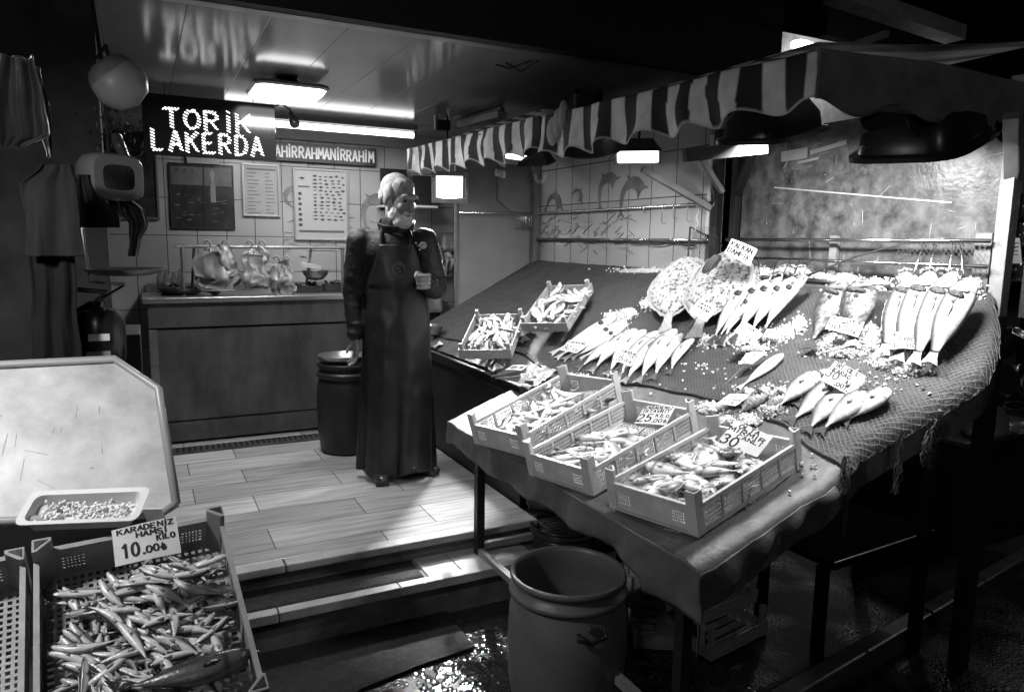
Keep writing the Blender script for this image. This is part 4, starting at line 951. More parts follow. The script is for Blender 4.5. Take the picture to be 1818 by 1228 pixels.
# ================================================================== CRATES
def lattice(mb, M, w, h, nx, ny, bx, by, t, fr=0.008):
    """flat panel of crossing bars in the local xy plane, 0..w x 0..h"""
    mb.bb((0, 0, 0), (w, fr, t), M); mb.bb((0, h-fr, 0), (w, h, t), M); mb.bb((0, fr, 0), (fr, h-fr, t), M); mb.bb((w-fr, fr, 0), (w, h-fr, t), M)
    for i in range(1, nx): x = lerp(fr, w-fr, i/nx); mb.bb((x-bx/2, fr, 0), (x+bx/2, h-fr, t*.98), M)
    for j in range(1, ny): y = lerp(fr, h-fr, j/ny); mb.bb((fr, y-by/2, t*.1), (w-fr, y+by/2, t*.9), M)
def plastic_crate(M, W, L, H, PH, label, m=None, group=None, long_x=True):
    """local frame: x along length L, y along width W, z up from the base"""
    m = m or M_cratepl
    t = thing('plastic_crate', label, 'crate', M=M, group=group)
    mb = MB(); lattice(mb, Matrix.Translation((0, 0, .006)), L, W, int(L/.017), int(W/.017), .007, .007, .004, .012); mb.build('base', m, t, local=True)
    for s, y in ((0, 0), (1, W-.005)):              # long sides: rim, solid ribs, groups of slots
        mb = MB(); Mx = Matrix.Translation((0, y, 0)) @ Matrix(((1, 0, 0, 0), (0, 0, 1, 0), (0, 1, 0, 0), (0, 0, 0, 1)))
        n = 5; g = .012; seg = (L-.04-g*(n+1))/n
        mb.bb((.02, 0, 0), (L-.02, .022, .005), Mx); mb.bb((.02, H-.013, -.003), (L-.02, H, .008), Mx)
        for k in range(n+1): x = .02+k*(seg+g); mb.bb((x, .022, -.002), (x+g, H-.013, .007), Mx)
        for k in range(n):
            x = .02+g+k*(seg+g); lattice(mb, Mx @ Matrix.Translation((x, .022, .001)), seg, H-.035, max(4, int(seg/.0085)), 4, .0035, .004, .003, .003)
        mb.build('side', m, t, local=True)
    for s, x in ((0, 0), (1, L-.005)):              # short sides: solid with two pierced patches
        mb = MB(); Mx = Matrix.Translation((x, 0, 0)) @ Matrix(((0, 0, 1, 0), (1, 0, 0, 0), (0, 1, 0, 0), (0, 0, 0, 1)))
        mb.bb((.02, 0, 0), (W-.02, .03, .005), Mx); mb.bb((.02, H-.028, 0), (W-.02, H-.012, .005), Mx); mb.bb((.02, H-.012, -.004), (W-.02, H, .009), Mx)
        for a, b, solid in ((.02, .045, 1), (.045, .095, 0), (.095, W-.095, 1), (W-.095, W-.045, 0), (W-.045, W-.02, 1)):
            if solid: mb.bb((a, .03, 0), (b, H-.028, .005), Mx)
            else: lattice(mb, Mx @ Matrix.Translation((a, .03, 0)), b-a, H-.058, 6, 4, .0035, .004, .004, .002)
        mb.build('end', m, t, local=True)
    e = .035
    for (x, y, sx, sy) in ((0, 0, 1, 1), (L, 0, -1, 1), (0, W, 1, -1), (L, W, -1, -1)):
        mb = MB(); a = [(x-sx*.003, y-sy*.003), (x+sx*e, y-sy*.003), (x+sx*e, y+sy*.006), (x+sx*.008, y+sy*e), (x-sx*.003, y+sy*e)]
        if sx*sy < 0: a = a[::-1]
        mb.prism([(x+(p[0]-x)*1.0, y+(p[1]-y)*1.0) for p in a], PH); o = mb.build('corner_post', m, t, local=True, bevel=.002)
        b = [(x+sx*.004, y+sy*.002), (x+sx*(e-.007), y+sy*.002), (x+sx*.005, y+sy*(e-.007))]
        MB().prism(b if sx*sy > 0 else b[::-1], .0015, Matrix.Translation((0, 0, PH+.0002))).build('post_hollow', M_black, o, local=True)
    return t
def bedframe(p_near, p_left, p_right, lift=.0):
    """crate frame lying on the sloping cloth: near corner, left-near corner, right corner (photo pixels)"""
    O = bed(*p_near, .012+lift); A = bed(*p_left, .012+lift); B = bed(*p_right, .012+lift)
    x = (B-O); L = x.length; x.normalize(); y = (A-O); y = y-x*y.dot(x); W = y.length; y.normalize(); z = x.cross(y)
    if z.dot(BN) < 0: z = -z
    return frame(O, x, y, x.cross(y)), L, W
# near corner, left corner, right corner
CR_ = {}
def crate_frame(px_, z, a, e, r):
    a, e, r = math.radians(a), math.radians(e), math.radians(r); O = pz(*px_, z)+Vector((0, 0, .008))
    l = Vector((math.cos(e)*math.cos(a), math.cos(e)*math.sin(a), math.sin(e))); h = Vector((-math.sin(a), math.cos(a), 0)); v = l.cross(h); q = h*math.cos(r)+v*math.sin(r)
    return frame(O, l, q, l.cross(q))
for key, pn, z_, a_, e_, r_, lab in (('C', (1240, 958), .517, 12.9, 10.1, -2.6, 'pale plastic fish crate nearest the front corner of the table'),
                              ('B', (1054, 884), .500, 11.5, 13.6, -3.1, 'pale plastic fish crate in the middle of the row of three on the table'),
                              ('A', (938, 816), .519, 13.9, 15.8, -3.4, 'pale plastic fish crate at the far end of the row of three on the table')):
    M = crate_frame(pn, z_, a_, e_, r_); CR_[key] = (M, .6, .36)
    plastic_crate(M, .36, .6, .10, .145, lab)
# left foreground crates
sl = Vector((0, 1, .48)).normalized(); sn = Vector((0, -.48, 1)).normalized(); S0 = Vector((0, 1.5, .52))
def lp(x, y, l=0.): return ppl(x, y, S0+sn*l, sn)
FN, FR_, FL = lp(468, 1215), lp(392, 915), lp(62, 985)
xx = (FR_-FN); Lf = xx.length; xx.normalize(); yv = (FL-FR_); yv = yv-xx*yv.dot(xx); Wf = yv.length; yv.normalize()
Mz = frame(FN-sn*.10, xx, yv, xx.cross(yv))
Mz0 = Mz @ Matrix.Translation((-.03, 0, 0)); Lf += .03
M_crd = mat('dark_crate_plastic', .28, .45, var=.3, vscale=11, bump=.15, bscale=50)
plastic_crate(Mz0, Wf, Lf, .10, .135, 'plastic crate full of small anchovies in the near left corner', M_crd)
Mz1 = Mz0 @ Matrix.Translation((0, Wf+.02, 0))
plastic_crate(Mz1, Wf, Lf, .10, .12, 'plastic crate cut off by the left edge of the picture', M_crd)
# wooden crates on the slope
def wood_crate(M, W, L, H, label, group=None, nails=True, hs=.045, cat='crate'):
    t = thing('wooden_crate', label, cat, M=M, group=group)
    mb = MB()
    for k in range(6): y = lerp(.02, W-.02, k/5); mb.bb((.004, y-.018, 0), (L-.004, y+.018, .004))
    mb.build('base', M_wood, t, local=True)
    for y in (0, W-.006): MB().bb((0, y, .008), (L, y+.006, .008+hs)).build('side_slat', M_wood, t, local=True, bevel=.001)
    for x in (0.006, L-.012): MB().bb((x-.006, .0065, .006), (x, W-.0065, .006+hs)).build('end_slat', M_wood, t, local=True, bevel=.001)
    for x in (.008, L-.03):
        for y in (.007, W-.029): MB().prism([(x, y), (x+.022, y), (x+.022, y+.022), (x, y+.022)], H).build('corner_post', M_wood, t, local=True, bevel=.001)
    return t
for pn, z_, a_, e_, r_, W, L, lab, key in (((909, 640), .745, 52.7, 21.5, -3.6, .305, .455, 'wooden crate of small silvery fish nearer the man', 'W1'), ((1010, 592), .90, 36.2, 28.2, -4.8, .29, .43, 'wooden crate of small silvery fish higher up the slope', 'W2')):
    M = crate_frame(pn, z_, a_, e_, r_); CR_[key] = (M, L, W); wood_crate(M, W, L, .095, lab, None, hs=.055)

# ================================================================== FISH
TK = [0, .04, .10, .2, .32, .45, .58, .7, .8, .88, .95, 1.0]
PROF = {'slim': [.20, .44, .66, .84, .98, 1, .9, .7, .48, .30, .19, .17], 'bass': [.24, .48, .70, .86, 1, .98, .92, .78, .60, .43, .31, .27],
        'bream': [.20, .50, .76, .92, 1, .96, .84, .62, .40, .22, .13, .12], 'blue': [.22, .46, .70, .86, 1, .98, .86, .66, .44, .26, .15, .13]}
def interp(xs, ys, t):
    for i in range(len(xs)-1):
        if t <= xs[i+1]: return lerp(ys[i], ys[i+1], (t-xs[i])/(xs[i+1]-xs[i]))
    return ys[-1]
def fish_mb(L, H, T, kind='slim', bend=0., sag=0., back=.10, side=.55, belly=.78, fins=True, speck=0., nr=22, ns=14, open_mouth=False, seed=0, stripes=0):
    r = random.Random(seed); mb = MB(); mb.c = []; Lb = L*.84; pr = PROF[kind]; vs = []
    def off(t): return Vector((Lb*(1-t)-Lb*.5+L*.08, bend*((t-.45)**2-.1)*4, -sag*((t-.5)**2)*4))
    for i in range(nr+1):
        t = (i/nr)**1.15; h = interp(TK, pr, t)*H/2; w = h*T/H*(1.05 if t < .3 else 1.0)*(1 if t < .75 else lerp(1, .5, (t-.75)/.25)); c = off(t)
        for k in range(ns):
            a = 2*math.pi*k/ns; s = math.sin(a); vs.append(c+Vector((0, h*s*(1 if s > 0 else 1.05), w*math.cos(a))))
            v = belly if s < -.15 else lerp(side, belly, max(0, (.35-s)/.5)) if s < .35 else lerp(side, back, min(1, (s-.35)/.3))
            if .19 < t < .235 and s < .75: v *= .35
            if t < .03: v *= .5
            if speck and r.random() < speck: v *= .35
            if stripes and s > -.2 and math.sin(t*stripes) > .55: v *= .45
            mb.c.append(v)
    n0 = len(mb.v); mb.add(vs, [(i*ns+k, (i+1)*ns+k, (i+1)*ns+(k+1) % ns, i*ns+(k+1) % ns) for i in range(nr) for k in range(ns)]+[tuple(range(ns)), tuple(nr*ns+k for k in range(ns))[::-1]])
    if fins:
        c = off(1); ht = H*.42; hb = interp(TK, pr, 1)*H/2; th = max(.0012, T*.05)
        poly = [(c.x+.01*L, hb*.9), (c.x-.06*L, ht*.6), (c.x-.17*L, ht*1.05), (c.x-.115*L, ht*.25), (c.x-.11*L, 0), (c.x-.115*L, -ht*.25), (c.x-.17*L, -ht*1.05), (c.x-.06*L, -ht*.6), (c.x+.01*L, -hb*.9)]
        mb.prism([(a, b+c.y) for a, b in poly], th, Matrix.Translation((0, 0, c.z-th/2))); mb.c += [lerp(back, side, .6)]*(len(mb.v)-len(mb.c))
        for (ta, tb, sgn, hh) in ((.34, .80, 1, .16), (.62, .84, -1, .14)):
            top = []; bot = []
            for j in range(7):
                t = lerp(ta, tb, j/6); q = off(t); y0 = q.y+sgn*interp(TK, pr, t)*H/2*.93; bot.append((q.x, y0)); top.append((q.x-.02*L, y0+sgn*H*hh*(1.1-j/7)*(.8+.4*(j % 2))))
            poly = bot+top[::-1]; poly = poly if sgn < 0 else poly[::-1]
            mb.prism(poly, th*.8, Matrix.Translation((0, 0, off((ta+tb)/2).z-th*.4))); mb.c += [back*1.3]*(len(mb.v)-len(mb.c))
    # eyes and pectoral fin
    q = off(.085); er = H*.055+.0008; w = interp(TK, pr, .085)*T/2
    for sg in (1, -1):
        mb.ell(q+Vector((0, H*.10, sg*w*.90)), (er, er, er*.5), 8); mb.c += [.01]*(len(mb.v)-len(mb.c))
    q = off(.27); w = interp(TK, pr, .27)*T/2
    for sg in (1, -1):
        poly = [(0, 0), (-.10*L, .035*H+.004), (-.13*L, -.02*L), (-.06*L, -.10*H)]
        mb.prism([(a+q.x, b+q.y-H*.06) for a, b in poly], .0015, Matrix.Translation((0, 0, q.z+sg*(w+.001)))); mb.c += [side*.6]*(len(mb.v)-len(mb.c))
    return mb, off
def sideframe(head, tail, up, lift=0., roll=0., flip=False):
    """fish lying on its side: +x toward the head, local z along the ground normal"""
    head, tail = Vector(head), Vector(tail); x = (head-tail).normalized(); z = (up-x*up.dot(x)).normalized(); y = z.cross(x)
    if flip: y = -y; z = -z
    M = frame((head+tail)/2+up*lift, x, y, z)
    return M @ Matrix.Rotation(roll, 4, 'X') if roll else M
def put_single(name, mb, M, label, cat='fish', group=None, m=None):
    o = mb.build(name, m or M_fish, None, smooth='all')
    # build() re-centres world meshes: undo for local data
    off = Vector(o.location); o.data.transform(Matrix.Translation(off)); setM(o, M); return tag(o, label, cat, group)
def cl(o, M, label=None):
    c = o.copy(); COL.objects.link(c); setM(c, M)
    if label: c['label'] = label
    return c
def variants(name, n, L, H, T, kind, bends, group, label, **k):
    out = []
    for i in range(n):
        mb, _ = fish_mb(L, H, T, kind, bend=rnd.uniform(-bends, bends), sag=rnd.uniform(-.1, .25)*H, seed=i, **k); out.append(mb)
    return out
def fill(M, L, W, n, vs, name, label, group, z0, z1, ang, spread, pad=.05, h=.0, region=None, scl=(.9, 1.1), nrm=None, m=None):
    protos = [None]*len(vs)
    for i in range(n):
        k = rnd.randrange(len(vs))
        for _ in range(60):
            x, y = rnd.uniform(pad, L-pad), rnd.uniform(pad*.7, W-pad*.7)
            if region is None or region(x/L, y/W): break
        z = lerp(z0, z1, i/n)
        if h: z += h*(1-abs(2*x/L-1)**2)*(1-abs(2*y/W-1)**2)
        a = ang+rnd.gauss(0, spread)
        if rnd.random() < .35: a += math.pi
        Mi = M @ Matrix.Translation((x, y, z)) @ Matrix.Rotation(a, 4, 'Z') @ Matrix.Rotation(rnd.gauss(0, .10), 4, 'Y') @ Matrix.Rotation(rnd.choice((0, math.pi))+rnd.gauss(0, .25), 4, 'X') @ Matrix.Scale(rnd.uniform(*scl), 4)
        if protos[k] is None: protos[k] = put_single(name, vs[k], Mi, label, 'fish', group, m)
        else: cl(protos[k], Mi)
# anchovies
va = variants('anchovy', 8, .130, .0225, .015, 'slim', .012, 0, 0, back=.05, side=.42, belly=.62, nr=14, ns=8)
Mi_ = Mz0
fill(Mi_, Lf, Wf, 215, va, 'anchovy', 'small silvery anchovy in the heap filling the near left crate', 'anchovies heaped in the near left crate', .014, .062, .9, .75, .075, .018, lambda u, v: not (u > .82 and v > .5))
mb, _ = fish_mb(.27, .062, .045, 'blue', bend=.01, back=.015, side=.03, belly=.10)
put_single('dark_fish', mb, sideframe(lp(405, 1172, -.015), lp(235, 1222, -.015), sn), 'big dark shiny fish lying across the near end of the anchovy crate')
# crate A: slender dark-backed fish
vsA = variants('horse_mackerel', 5, .22, .040, .026, 'slim', .025, 0, 0, back=.14, side=.6, belly=.86, nr=16, ns=10)
M, L, W = CR_['A']; fill(M, L, W, 64, vsA, 'horse_mackerel', 'slender silvery fish in the crate at the far end of the row', 'slender fish in the far plastic crate', .02, .055, 1.2, .8, .085, .012)
mb, _ = fish_mb(.30, .06, .04, 'slim', bend=.05, back=.04, side=.4, belly=.75); put_single('mackerel', mb, M @ Matrix.Translation((L*.74, W*.5, .075)) @ Matrix.Rotation(-1.35, 4, 'Z') @ Matrix.Rotation(.5, 4, 'X'), 'largest dark backed fish lying on top of the slender fish in the far plastic crate')
vsB = variants('b', 4, .20, .056, .026, 'blue', .015, 0, 0, back=.3, side=.66, belly=.88, nr=16, ns=10)
M, L, W = CR_['B']; fill(M, L, W, 34, vsB, 'horse_mackerel', 'stubby silvery fish heaped in the near half of the middle plastic crate', 'stubby fish in the middle plastic crate', .02, .05, 1.9, .5, .08, .015, lambda u, v: u < .6)
vsC = variants('c', 5, .21, .078, .03, 'bream', .01, 0, 0, back=.26, side=.6, belly=.88, nr=18, ns=10, stripes=38)
M, L, W = CR_['C']; fill(M, L, W, 44, vsC, 'striped_bream', 'faintly striped bream heaped on ice in the front plastic crate', 'striped bream in the front plastic crate', .02, .062, 1.2, .7, .085, .02)
vsW = variants('w', 5, .17, .032, .022, 'slim', .02, 0, 0, back=.14, side=.55, belly=.78, nr=14, ns=8)
M, L, W = CR_['W1']; fill(M, L, W, 44, vsW, 'red_mullet', 'small silvery fish packed in the wooden crate nearer the man', 'small fish in the wooden crate nearer the man', .02, .065, .2, .45, .06, .015)
M, L, W = CR_['W2']; fill(M, L, W, 46, vsW, 'red_mullet', 'small silvery fish packed in the wooden crate higher up the slope', 'small fish in the upper wooden crate', .02, .06, .4, .8, .05, .012)

# big fish on the slope: parts are children
def big(name, hp, tp, kind, ratio, thick, label, group=None, lh=.03, lt=.025, gill=True, cat='fish', bend=0., back=.3, side=.62, belly=.8, speck=0., hookz=None, flip=False, roll=0., stripes=0, slit=False, m=None):
    head, tail = bed(*hp, lh), bed(*tp, lt); L = (head-tail).length; H = L*ratio; T = H*thick
    M = sideframe(head, tail, bn((head.x+tail.x)/2, (head.y+tail.y)/2), 0, roll, flip)
    t = thing(name, label, cat, M=M, group=group)
    mb, off = fish_mb(L, H, T, kind, bend=bend, sag=0, back=back, side=side, belly=belly, speck=speck, nr=34, ns=20, fins=False, stripes=stripes)
    # drop built-in eye / pectoral: kept in the body mesh for the small fish only
    mb.build('body', m or M_fish, t, local=True, smooth='all')
    pr = PROF[kind]; c = off(1); hb = interp(TK, pr, 1)*H/2; ht = H*.29; sg = -1 if flip else 1
    poly = [(c.x+.01*L, hb*.9), (c.x-.06*L, ht*.6), (c.x-.14*L, ht*1.05), (c.x-.115*L, ht*.25), (c.x-.11*L, 0), (c.x-.115*L, -ht*.25), (c.x-.14*L, -ht*1.05), (c.x-.06*L, -ht*.6), (c.x+.01*L, -hb*.9)]
    mb = MB(); mb.c = []; mb.cc = back*1.2; mb.prism([(a, b+c.y) for a, b in poly], .003, Matrix.Translation((0, 0, c.z-.0015))); mb.build('tail_fin', M_fish, t, local=True)
    mb = MB(); mb.c = []; mb.cc = back; top = []; bot = []
    for j in range(9):
        tt = lerp(.34, .8, j/8); q = off(tt); y0 = q.y+interp(TK, pr, tt)*H/2*.93; bot.append((q.x, y0)); top.append((q.x-.015*L, y0+H*.10*(1.1-j/9)*(.75+.4*(j % 2))))
    mb.prism((bot+top[::-1])[::-1], .0025, Matrix.Translation((0, 0, -.001))); mb.build('dorsal_fin', M_fish, t, local=True)
    if gill:                                         # lifted gill cover showing the dark gill beneath
        q = off(.27); w = interp(TK, pr, .27)*T/2
        mb = MB(); mb.ell((q.x-.012*L, q.y-H*.04, sg*(w*.95)), (L*.040, H*.30, T*.18), 18, R=Euler((0, 0, -.35)).to_matrix()); mb.build('gill', mat('gill_dark', .035, .4, var=.6, vscale=60, bump=.6, bscale=150), t, local=True, smooth='all')
        mb = MB(); mb.c = []; mb.cc = side*1.1
        mb.grid(lambda u, v: Vector((q.x+L*(.015+.045*v), q.y-H*.06+H*.30*math.sin((u-.5)*math.pi), sg*(w*(.86+.16*math.cos((u-.5)*math.pi))+T*.06*(1-v)))), 12, 5)
        mb.build('gill_cover', M_fish, t, local=True, smooth='all')
    if slit:
        a = off(.38); b = off(.6); w = T/2; MB().tube([(a.x, a.y-H*.1, sg*w*.97), ((a.x+b.x)/2, a.y-H*.16, sg*w*1.0), (b.x, b.y-H*.12, sg*w*.86)], [.001, .0035, .001], 6).build('belly_cut', mat('gill_dark', .035, .4), t, local=True)
    return t, head, tail
gS = 'bluefish laid fanwise on the net'
for k, (h, tl, lab) in enumerate((((1110, 600), (1018, 652), 'leftmost of the long silver fish laid in a fan on the net'), ((1142, 585), (1066, 668), 'second from the left of the long silver fish in the fan'), ((1164, 588), (1085, 676), 'third from the left of the long silver fish in the fan'),
                               ((1183, 590), (1096, 682), 'fourth from the left of the long silver fish in the fan'), ((1208, 592), (1148, 676), 'fifth of the long silver fish in the fan, its tail at the net edge'), ((1228, 600), (1178, 664), 'rightmost of the long silver fish laid in a fan on the net'), ((1128, 583), (1040, 660), 'silver fish tucked under the card reading 35, left part of the fan'), ((1196, 584), (1122, 682), 'silver fish tucked between the fourth and fifth of the fan'))):
    big('bluefish', h, tl, 'blue', .29, .45, lab, gS, .035+.004*k, .02, gill=False, bend=-.03, back=.06, side=.36, belly=.70)
gH = 'fish hung in a row by their gills in the middle'
for k, (h, tl, lab) in enumerate((((1336, 500), (1250, 612), 'leftmost of the slim fish hung in a row by hooks'), ((1362, 496), (1268, 610), 'second of the slim fish hung in a row by hooks'), ((1384, 492), (1290, 606), 'middle one of the slim fish hung in a row by hooks'),
                               ((1407, 492), (1314, 602), 'fourth of the slim fish hung in a row by hooks'), ((1428, 490), (1338, 598), 'rightmost of the slim fish hung in a row by hooks'), ((1350, 520), (1262, 604), 'slim fish lying lowest at the left under the hung row'))):
    big('bluefish', h, tl, 'blue', .215, .65, lab, gH, .12, .03, bend=-.03, back=.05, side=.34, belly=.68)
for k, (h, tl, hk, lab) in enumerate((((1620, 490), (1560, 634), .235, 'leftmost of the four big sea bass hanging on the right'), ((1650, 484), (1584, 646), .235, 'second of the four big sea bass hanging on the right'), ((1686, 486), (1614, 652), .225, 'third of the four big sea bass hanging on the right'),
                               ((1722, 494), (1642, 650), .27, 'rightmost and broadest of the four big sea bass hanging on the right'))):
    big('sea_bass', h, tl, 'bass', hk*1.12, .6, lab, 'sea bass hung on the right', .14+.008*k, .05, bend=-.01, back=.04, side=.26, belly=.62, slit=True)
gK = 'bream laid on the net near the front edge'
for k, (h, tl, lab) in enumerate((((1478, 655), (1405, 720), 'bream lying highest in the group under the İRİ OLTA card'), ((1500, 672), (1392, 752), 'bream at the left of the group under the İRİ OLTA card'), ((1500, 690), (1425, 768), 'bream lying in the middle of the group with its tail at the pale cloth'),
                               ((1538, 695), (1448, 768), 'bream overlapping the middle one in the group near the front edge'), ((1578, 688), (1492, 752), 'rightmost bream of the group near the front edge'), ((1452, 660), (1368, 728), 'bream lying furthest left beside the short mottled pile'), ((1530, 668), (1462, 730), 'bream lying behind the İRİ OLTA card'))):
    big('bream', h, tl, 'bream', .46, .36, lab, gK, .03+.006*k, .018, gill=(k in (0, 1)), bend=-.01, back=.06, side=.34, belly=.68)
big('sea_bass', (1390, 628), (1308, 692), 'blue', .24, .5, 'single plump silver fish lying alone on the net above the pale cloth', None, .03, .02, gill=False, back=.45, side=.7, belly=.82)
for k, (h, tl, lab) in enumerate((((1090, 566), (985, 640), 'leftmost thin fish with open gill in the group below the wooden crates'), ((1100, 572), (998, 642), 'second thin fish with open gill below the wooden crates'), ((1108, 580), (1012, 640), 'third thin fish with open gill below the wooden crates'), ((1096, 560), (975, 632), 'thin fish lying topmost in the group below the wooden crates'), ((1112, 588), (1028, 640), 'rightmost thin fish with open gill below the wooden crates'))):
    big('whiting', h, tl, 'slim', .17, .6, lab, 'thin fish below the wooden crates', .02+.006*k, .015, bend=.01, back=.4, side=.66, belly=.8)
M_mott = mat('mottled_fish_skin', .3, .35, attr=True, var=.75, vscale=38, bump=.8, bscale=60)
for k, (h, tl, rat, lab) in enumerate((((1496, 498), (1432, 624), .34, 'dark mottled rockfish hanging on the left of the icy pair'), ((1528, 500), (1510, 620), .40, 'dark mottled rockfish hanging on the right of the icy pair'))):
    big('rockfish', h, tl, 'bream', rat, .6, lab, 'pair of mottled rockfish', .12, .04, gill=True, back=.05, side=.11, belly=.24, speck=.3, m=M_mott)
for k, (h, tl, lab) in enumerate((((1340, 692), (1270, 728), 'small mottled fish at the left of the short pile beside the OLTA card'), ((1366, 688), (1300, 742), 'small mottled fish in the middle of the short pile above the front crate'), ((1400, 690), (1345, 742), 'small mottled fish at the right of the short pile next to the bream'))):
    big('scorpion_fish', h, tl, 'bream', .36, .7, lab, None, .03, .02, gill=True, back=.1, side=.22, belly=.4, speck=.25, m=M_mott)
# turbots
def turbotmat():
    m = mat('turbot_skin', .66, .4, bump=.9, bscale=90); t = m.node_tree; N = t.nodes; L = t.links; b = N['Principled BSDF']
    tc = N.new('ShaderNodeTexCoord'); v = N.new('ShaderNodeTexNoise'); v.inputs['Scale'].default_value = 42; v.inputs['Detail'].default_value = 5; v.inputs['Roughness'].default_value = .75
    L.new(tc.outputs['Object'], v.inputs['Vector']); cr = N.new('ShaderNodeMapRange'); cr.inputs[1].default_value = .42; cr.inputs[2].default_value = .50; cr.inputs[3].default_value = .05; cr.inputs[4].default_value = .5
    L.new(v.outputs['Fac'], cr.inputs[0]); L.new(cr.outputs[0], b.inputs['Base Color'])
    return m
M_turb = turbotmat(); M_fin = mat('pale_fin', .36, .4, bump=.6, bscale=120, var=.3, vscale=60)
def turbot(hp, tp, ratio, lh, lt, label, gill=True):
    head, tail = bed(*hp, lh), bed(*tp, lt); L = (head-tail).length; H = L*ratio; M = sideframe(head, tail, bn((head.x+tail.x)/2, (head.y+tail.y)/2)); t = thing('turbot', label, 'fish', M=M, group='turbots')
    def out(a, s=1.): # outline
        c, si = math.cos(a), math.sin(a); return Vector((c*L*.37*s+L*.10, si*H*.47*s*(1-.38*c*c), 0))
    def body(u, v):
        a = u*2*math.pi; p = out(a, math.sin(v*math.pi)); z = .035*math.cos(v*math.pi)*(1 if v < .5 else .4); 
        return p+Vector((0, 0, z+.004*noise.noise(p*30)))
    mb = MB(); mb.grid(body, 48, 22); mb.build('body', M_turb, t, local=True, smooth='all')
    mb = MB(); n = 90; poly = []
    for i in range(n): a = 2*math.pi*i/n; poly.append(out(a, 1.0+(.06+.05*rnd.random())*(0 if math.cos(a) > .86 else 1)))
    mb.prism([(p.x, p.y) for p in poly], .004, Matrix.Translation((0, 0, -.004))); mb.build('fin_fringe', M_fin, t, local=True)
    mb = MB(); mb.prism([(-.23*L, .035*L), (-.40*L, .055*L), (-.5*L, .09*L), (-.49*L, 0), (-.5*L, -.09*L), (-.40*L, -.055*L), (-.23*L, -.035*L)][::-1], .008, Matrix.Translation((0, 0, .001))); mb.build('tail_fin', M_fin, t, local=True, bevel=.003)
    if gill:
        R = Euler((0, 0, -.45)).to_matrix(); mb = MB(); mb.ell((L*.28, H*.12, .028), (L*.115, H*.11, .012), 18, R=R); g = mb.build('gill', mat('gill_dark', .035, .4), t, local=True, smooth='all')
        mb = MB()
        for k in range(4): mb.tube([R @ Vector((L*(-.085+.02*abs(k-1.5)), H*(-.06+.038*k), .0))+Vector((L*.28, H*.12, .040)), R @ Vector((0, H*(-.05+.042*k), .0))+Vector((L*.28, H*.12, .043)), R @ Vector((L*.085, H*(-.04+.03*k), .0))+Vector((L*.28, H*.12, .040))], .0025, 5)
        mb.build('gill_ribs', M_paintgrey, g, smooth='all', local=True)
    return t
turbot((1218, 452), (1180, 592), .70, .20, .035, 'spotted turbot hanging on the left with its belly to the street', False)
turbot((1296, 440), (1232, 602), .68, .20, .04, 'spotted turbot hanging on the right showing a large open gill')
# hooks of the hanging fish
for (x0, y0, x1, y1, X, lab, g) in ((1383, 458, 1366, 498, 2.815, 0, 1), (1404, 459, 1386, 496, 2.815, 0, 1), (1421, 460, 1404, 500, 2.815, 0, 1), (1441, 461, 1424, 492, 2.815, 0, 1), (1347, 462, 1348, 492, 2.79, 0, 1),
                                    (1640, 434, 1620, 492, 2.82, 1, 2), (1660, 435, 1648, 488, 2.82, 1, 2), (1694, 436, 1682, 490, 2.82, 1, 2), (1708, 437, 1708, 488, 2.82, 1, 2)):
    a, b = px(x0, y0, X), bed(x1, y1, .15)
    d = (b-a).normalized(); pts = [a+Vector((.006, 0, -.012)), a+Vector((.01, 0, .004)), a+Vector((0, 0, .012)), a+Vector((-.01, 0, .002)), a+d*.03, b, b+Vector((.012, 0, -.012)), b+Vector((.02, 0, 0))]
    tag(MB().tube(pts, .0026, 6).build('hook', M_chrome, smooth='all'), ('long steel hook holding one of the slim fish in the middle row', 'long steel hook holding one of the big sea bass')[lab], 'hook', ('hooks of the slim fish', 'hooks of the sea bass')[g-1])

# ================================================================== ICE
def ice(name, centers, label, n_per=60, size=(.0025, .0065), M=None, zoff=.012, spread=1.):
    mb = MB()
    for (x, y, rx, ry, hgt) in centers:
        if M is None and hgt > .018:
            sd = rnd.random()*50
            def mound(u, v):
                a = u*2*math.pi; k = 1+.35*noise.noise(Vector((math.cos(a)*1.3, math.sin(a)*1.3, sd))); hh = hgt*.62*(1-v*v)+.008*noise.noise(Vector((v*math.cos(a)*4, v*math.sin(a)*4, sd)))*(1-v)
                return bed(x+v*k*rx*math.cos(a), y+v*k*ry*math.sin(a), zoff+hh-.006*v)
            mb.grid(mound, 22, 7)
        for i in range(int(n_per*3)):
            a, r = rnd.uniform(0, 2*math.pi), (min(1.9, abs(rnd.gauss(0, .62))) if M is None else math.sqrt(rnd.random()))
            u, v = r*math.cos(a), r*math.sin(a)
            if M is None: p = bed(x+u*rx, y+v*ry, zoff+hgt*.75*max(0, 1-r*r*.8)*rnd.random()**.5)
            else: p = M @ Vector((x+u*rx, y+v*ry, zoff+hgt*(1-r*r)*rnd.random()**.5))
            s = rnd.uniform(*size); R = Euler((rnd.random()*6, rnd.random()*6, rnd.random()*6)).to_matrix(); n0 = len(mb.v)
            vs = [R @ Vector((sx*s*rnd.uniform(.5, 1), sy*s*rnd.uniform(.5, 1), sz*s*rnd.uniform(.4, .9)))+p for sx in (-1, 1) for sy in (-1, 1) for sz in (-1, 1)]
            mb.add(vs, [(0, 1, 3, 2), (4, 6, 7, 5), (0, 4, 5, 1), (2, 3, 7, 6), (0, 2, 6, 4), (1, 5, 7, 3)])
    return tag(mb.build(name, M_ice), label, 'ice', None, 'stuff')
ice('crushed_ice', [(1350, 482, 30, 14, .06), (1395, 478, 26, 12, .06), (1425, 480, 16, 14, .06), (1335, 490, 20, 18, .05)], 'crushed ice packed on the heads of the slim hung fish', 130)
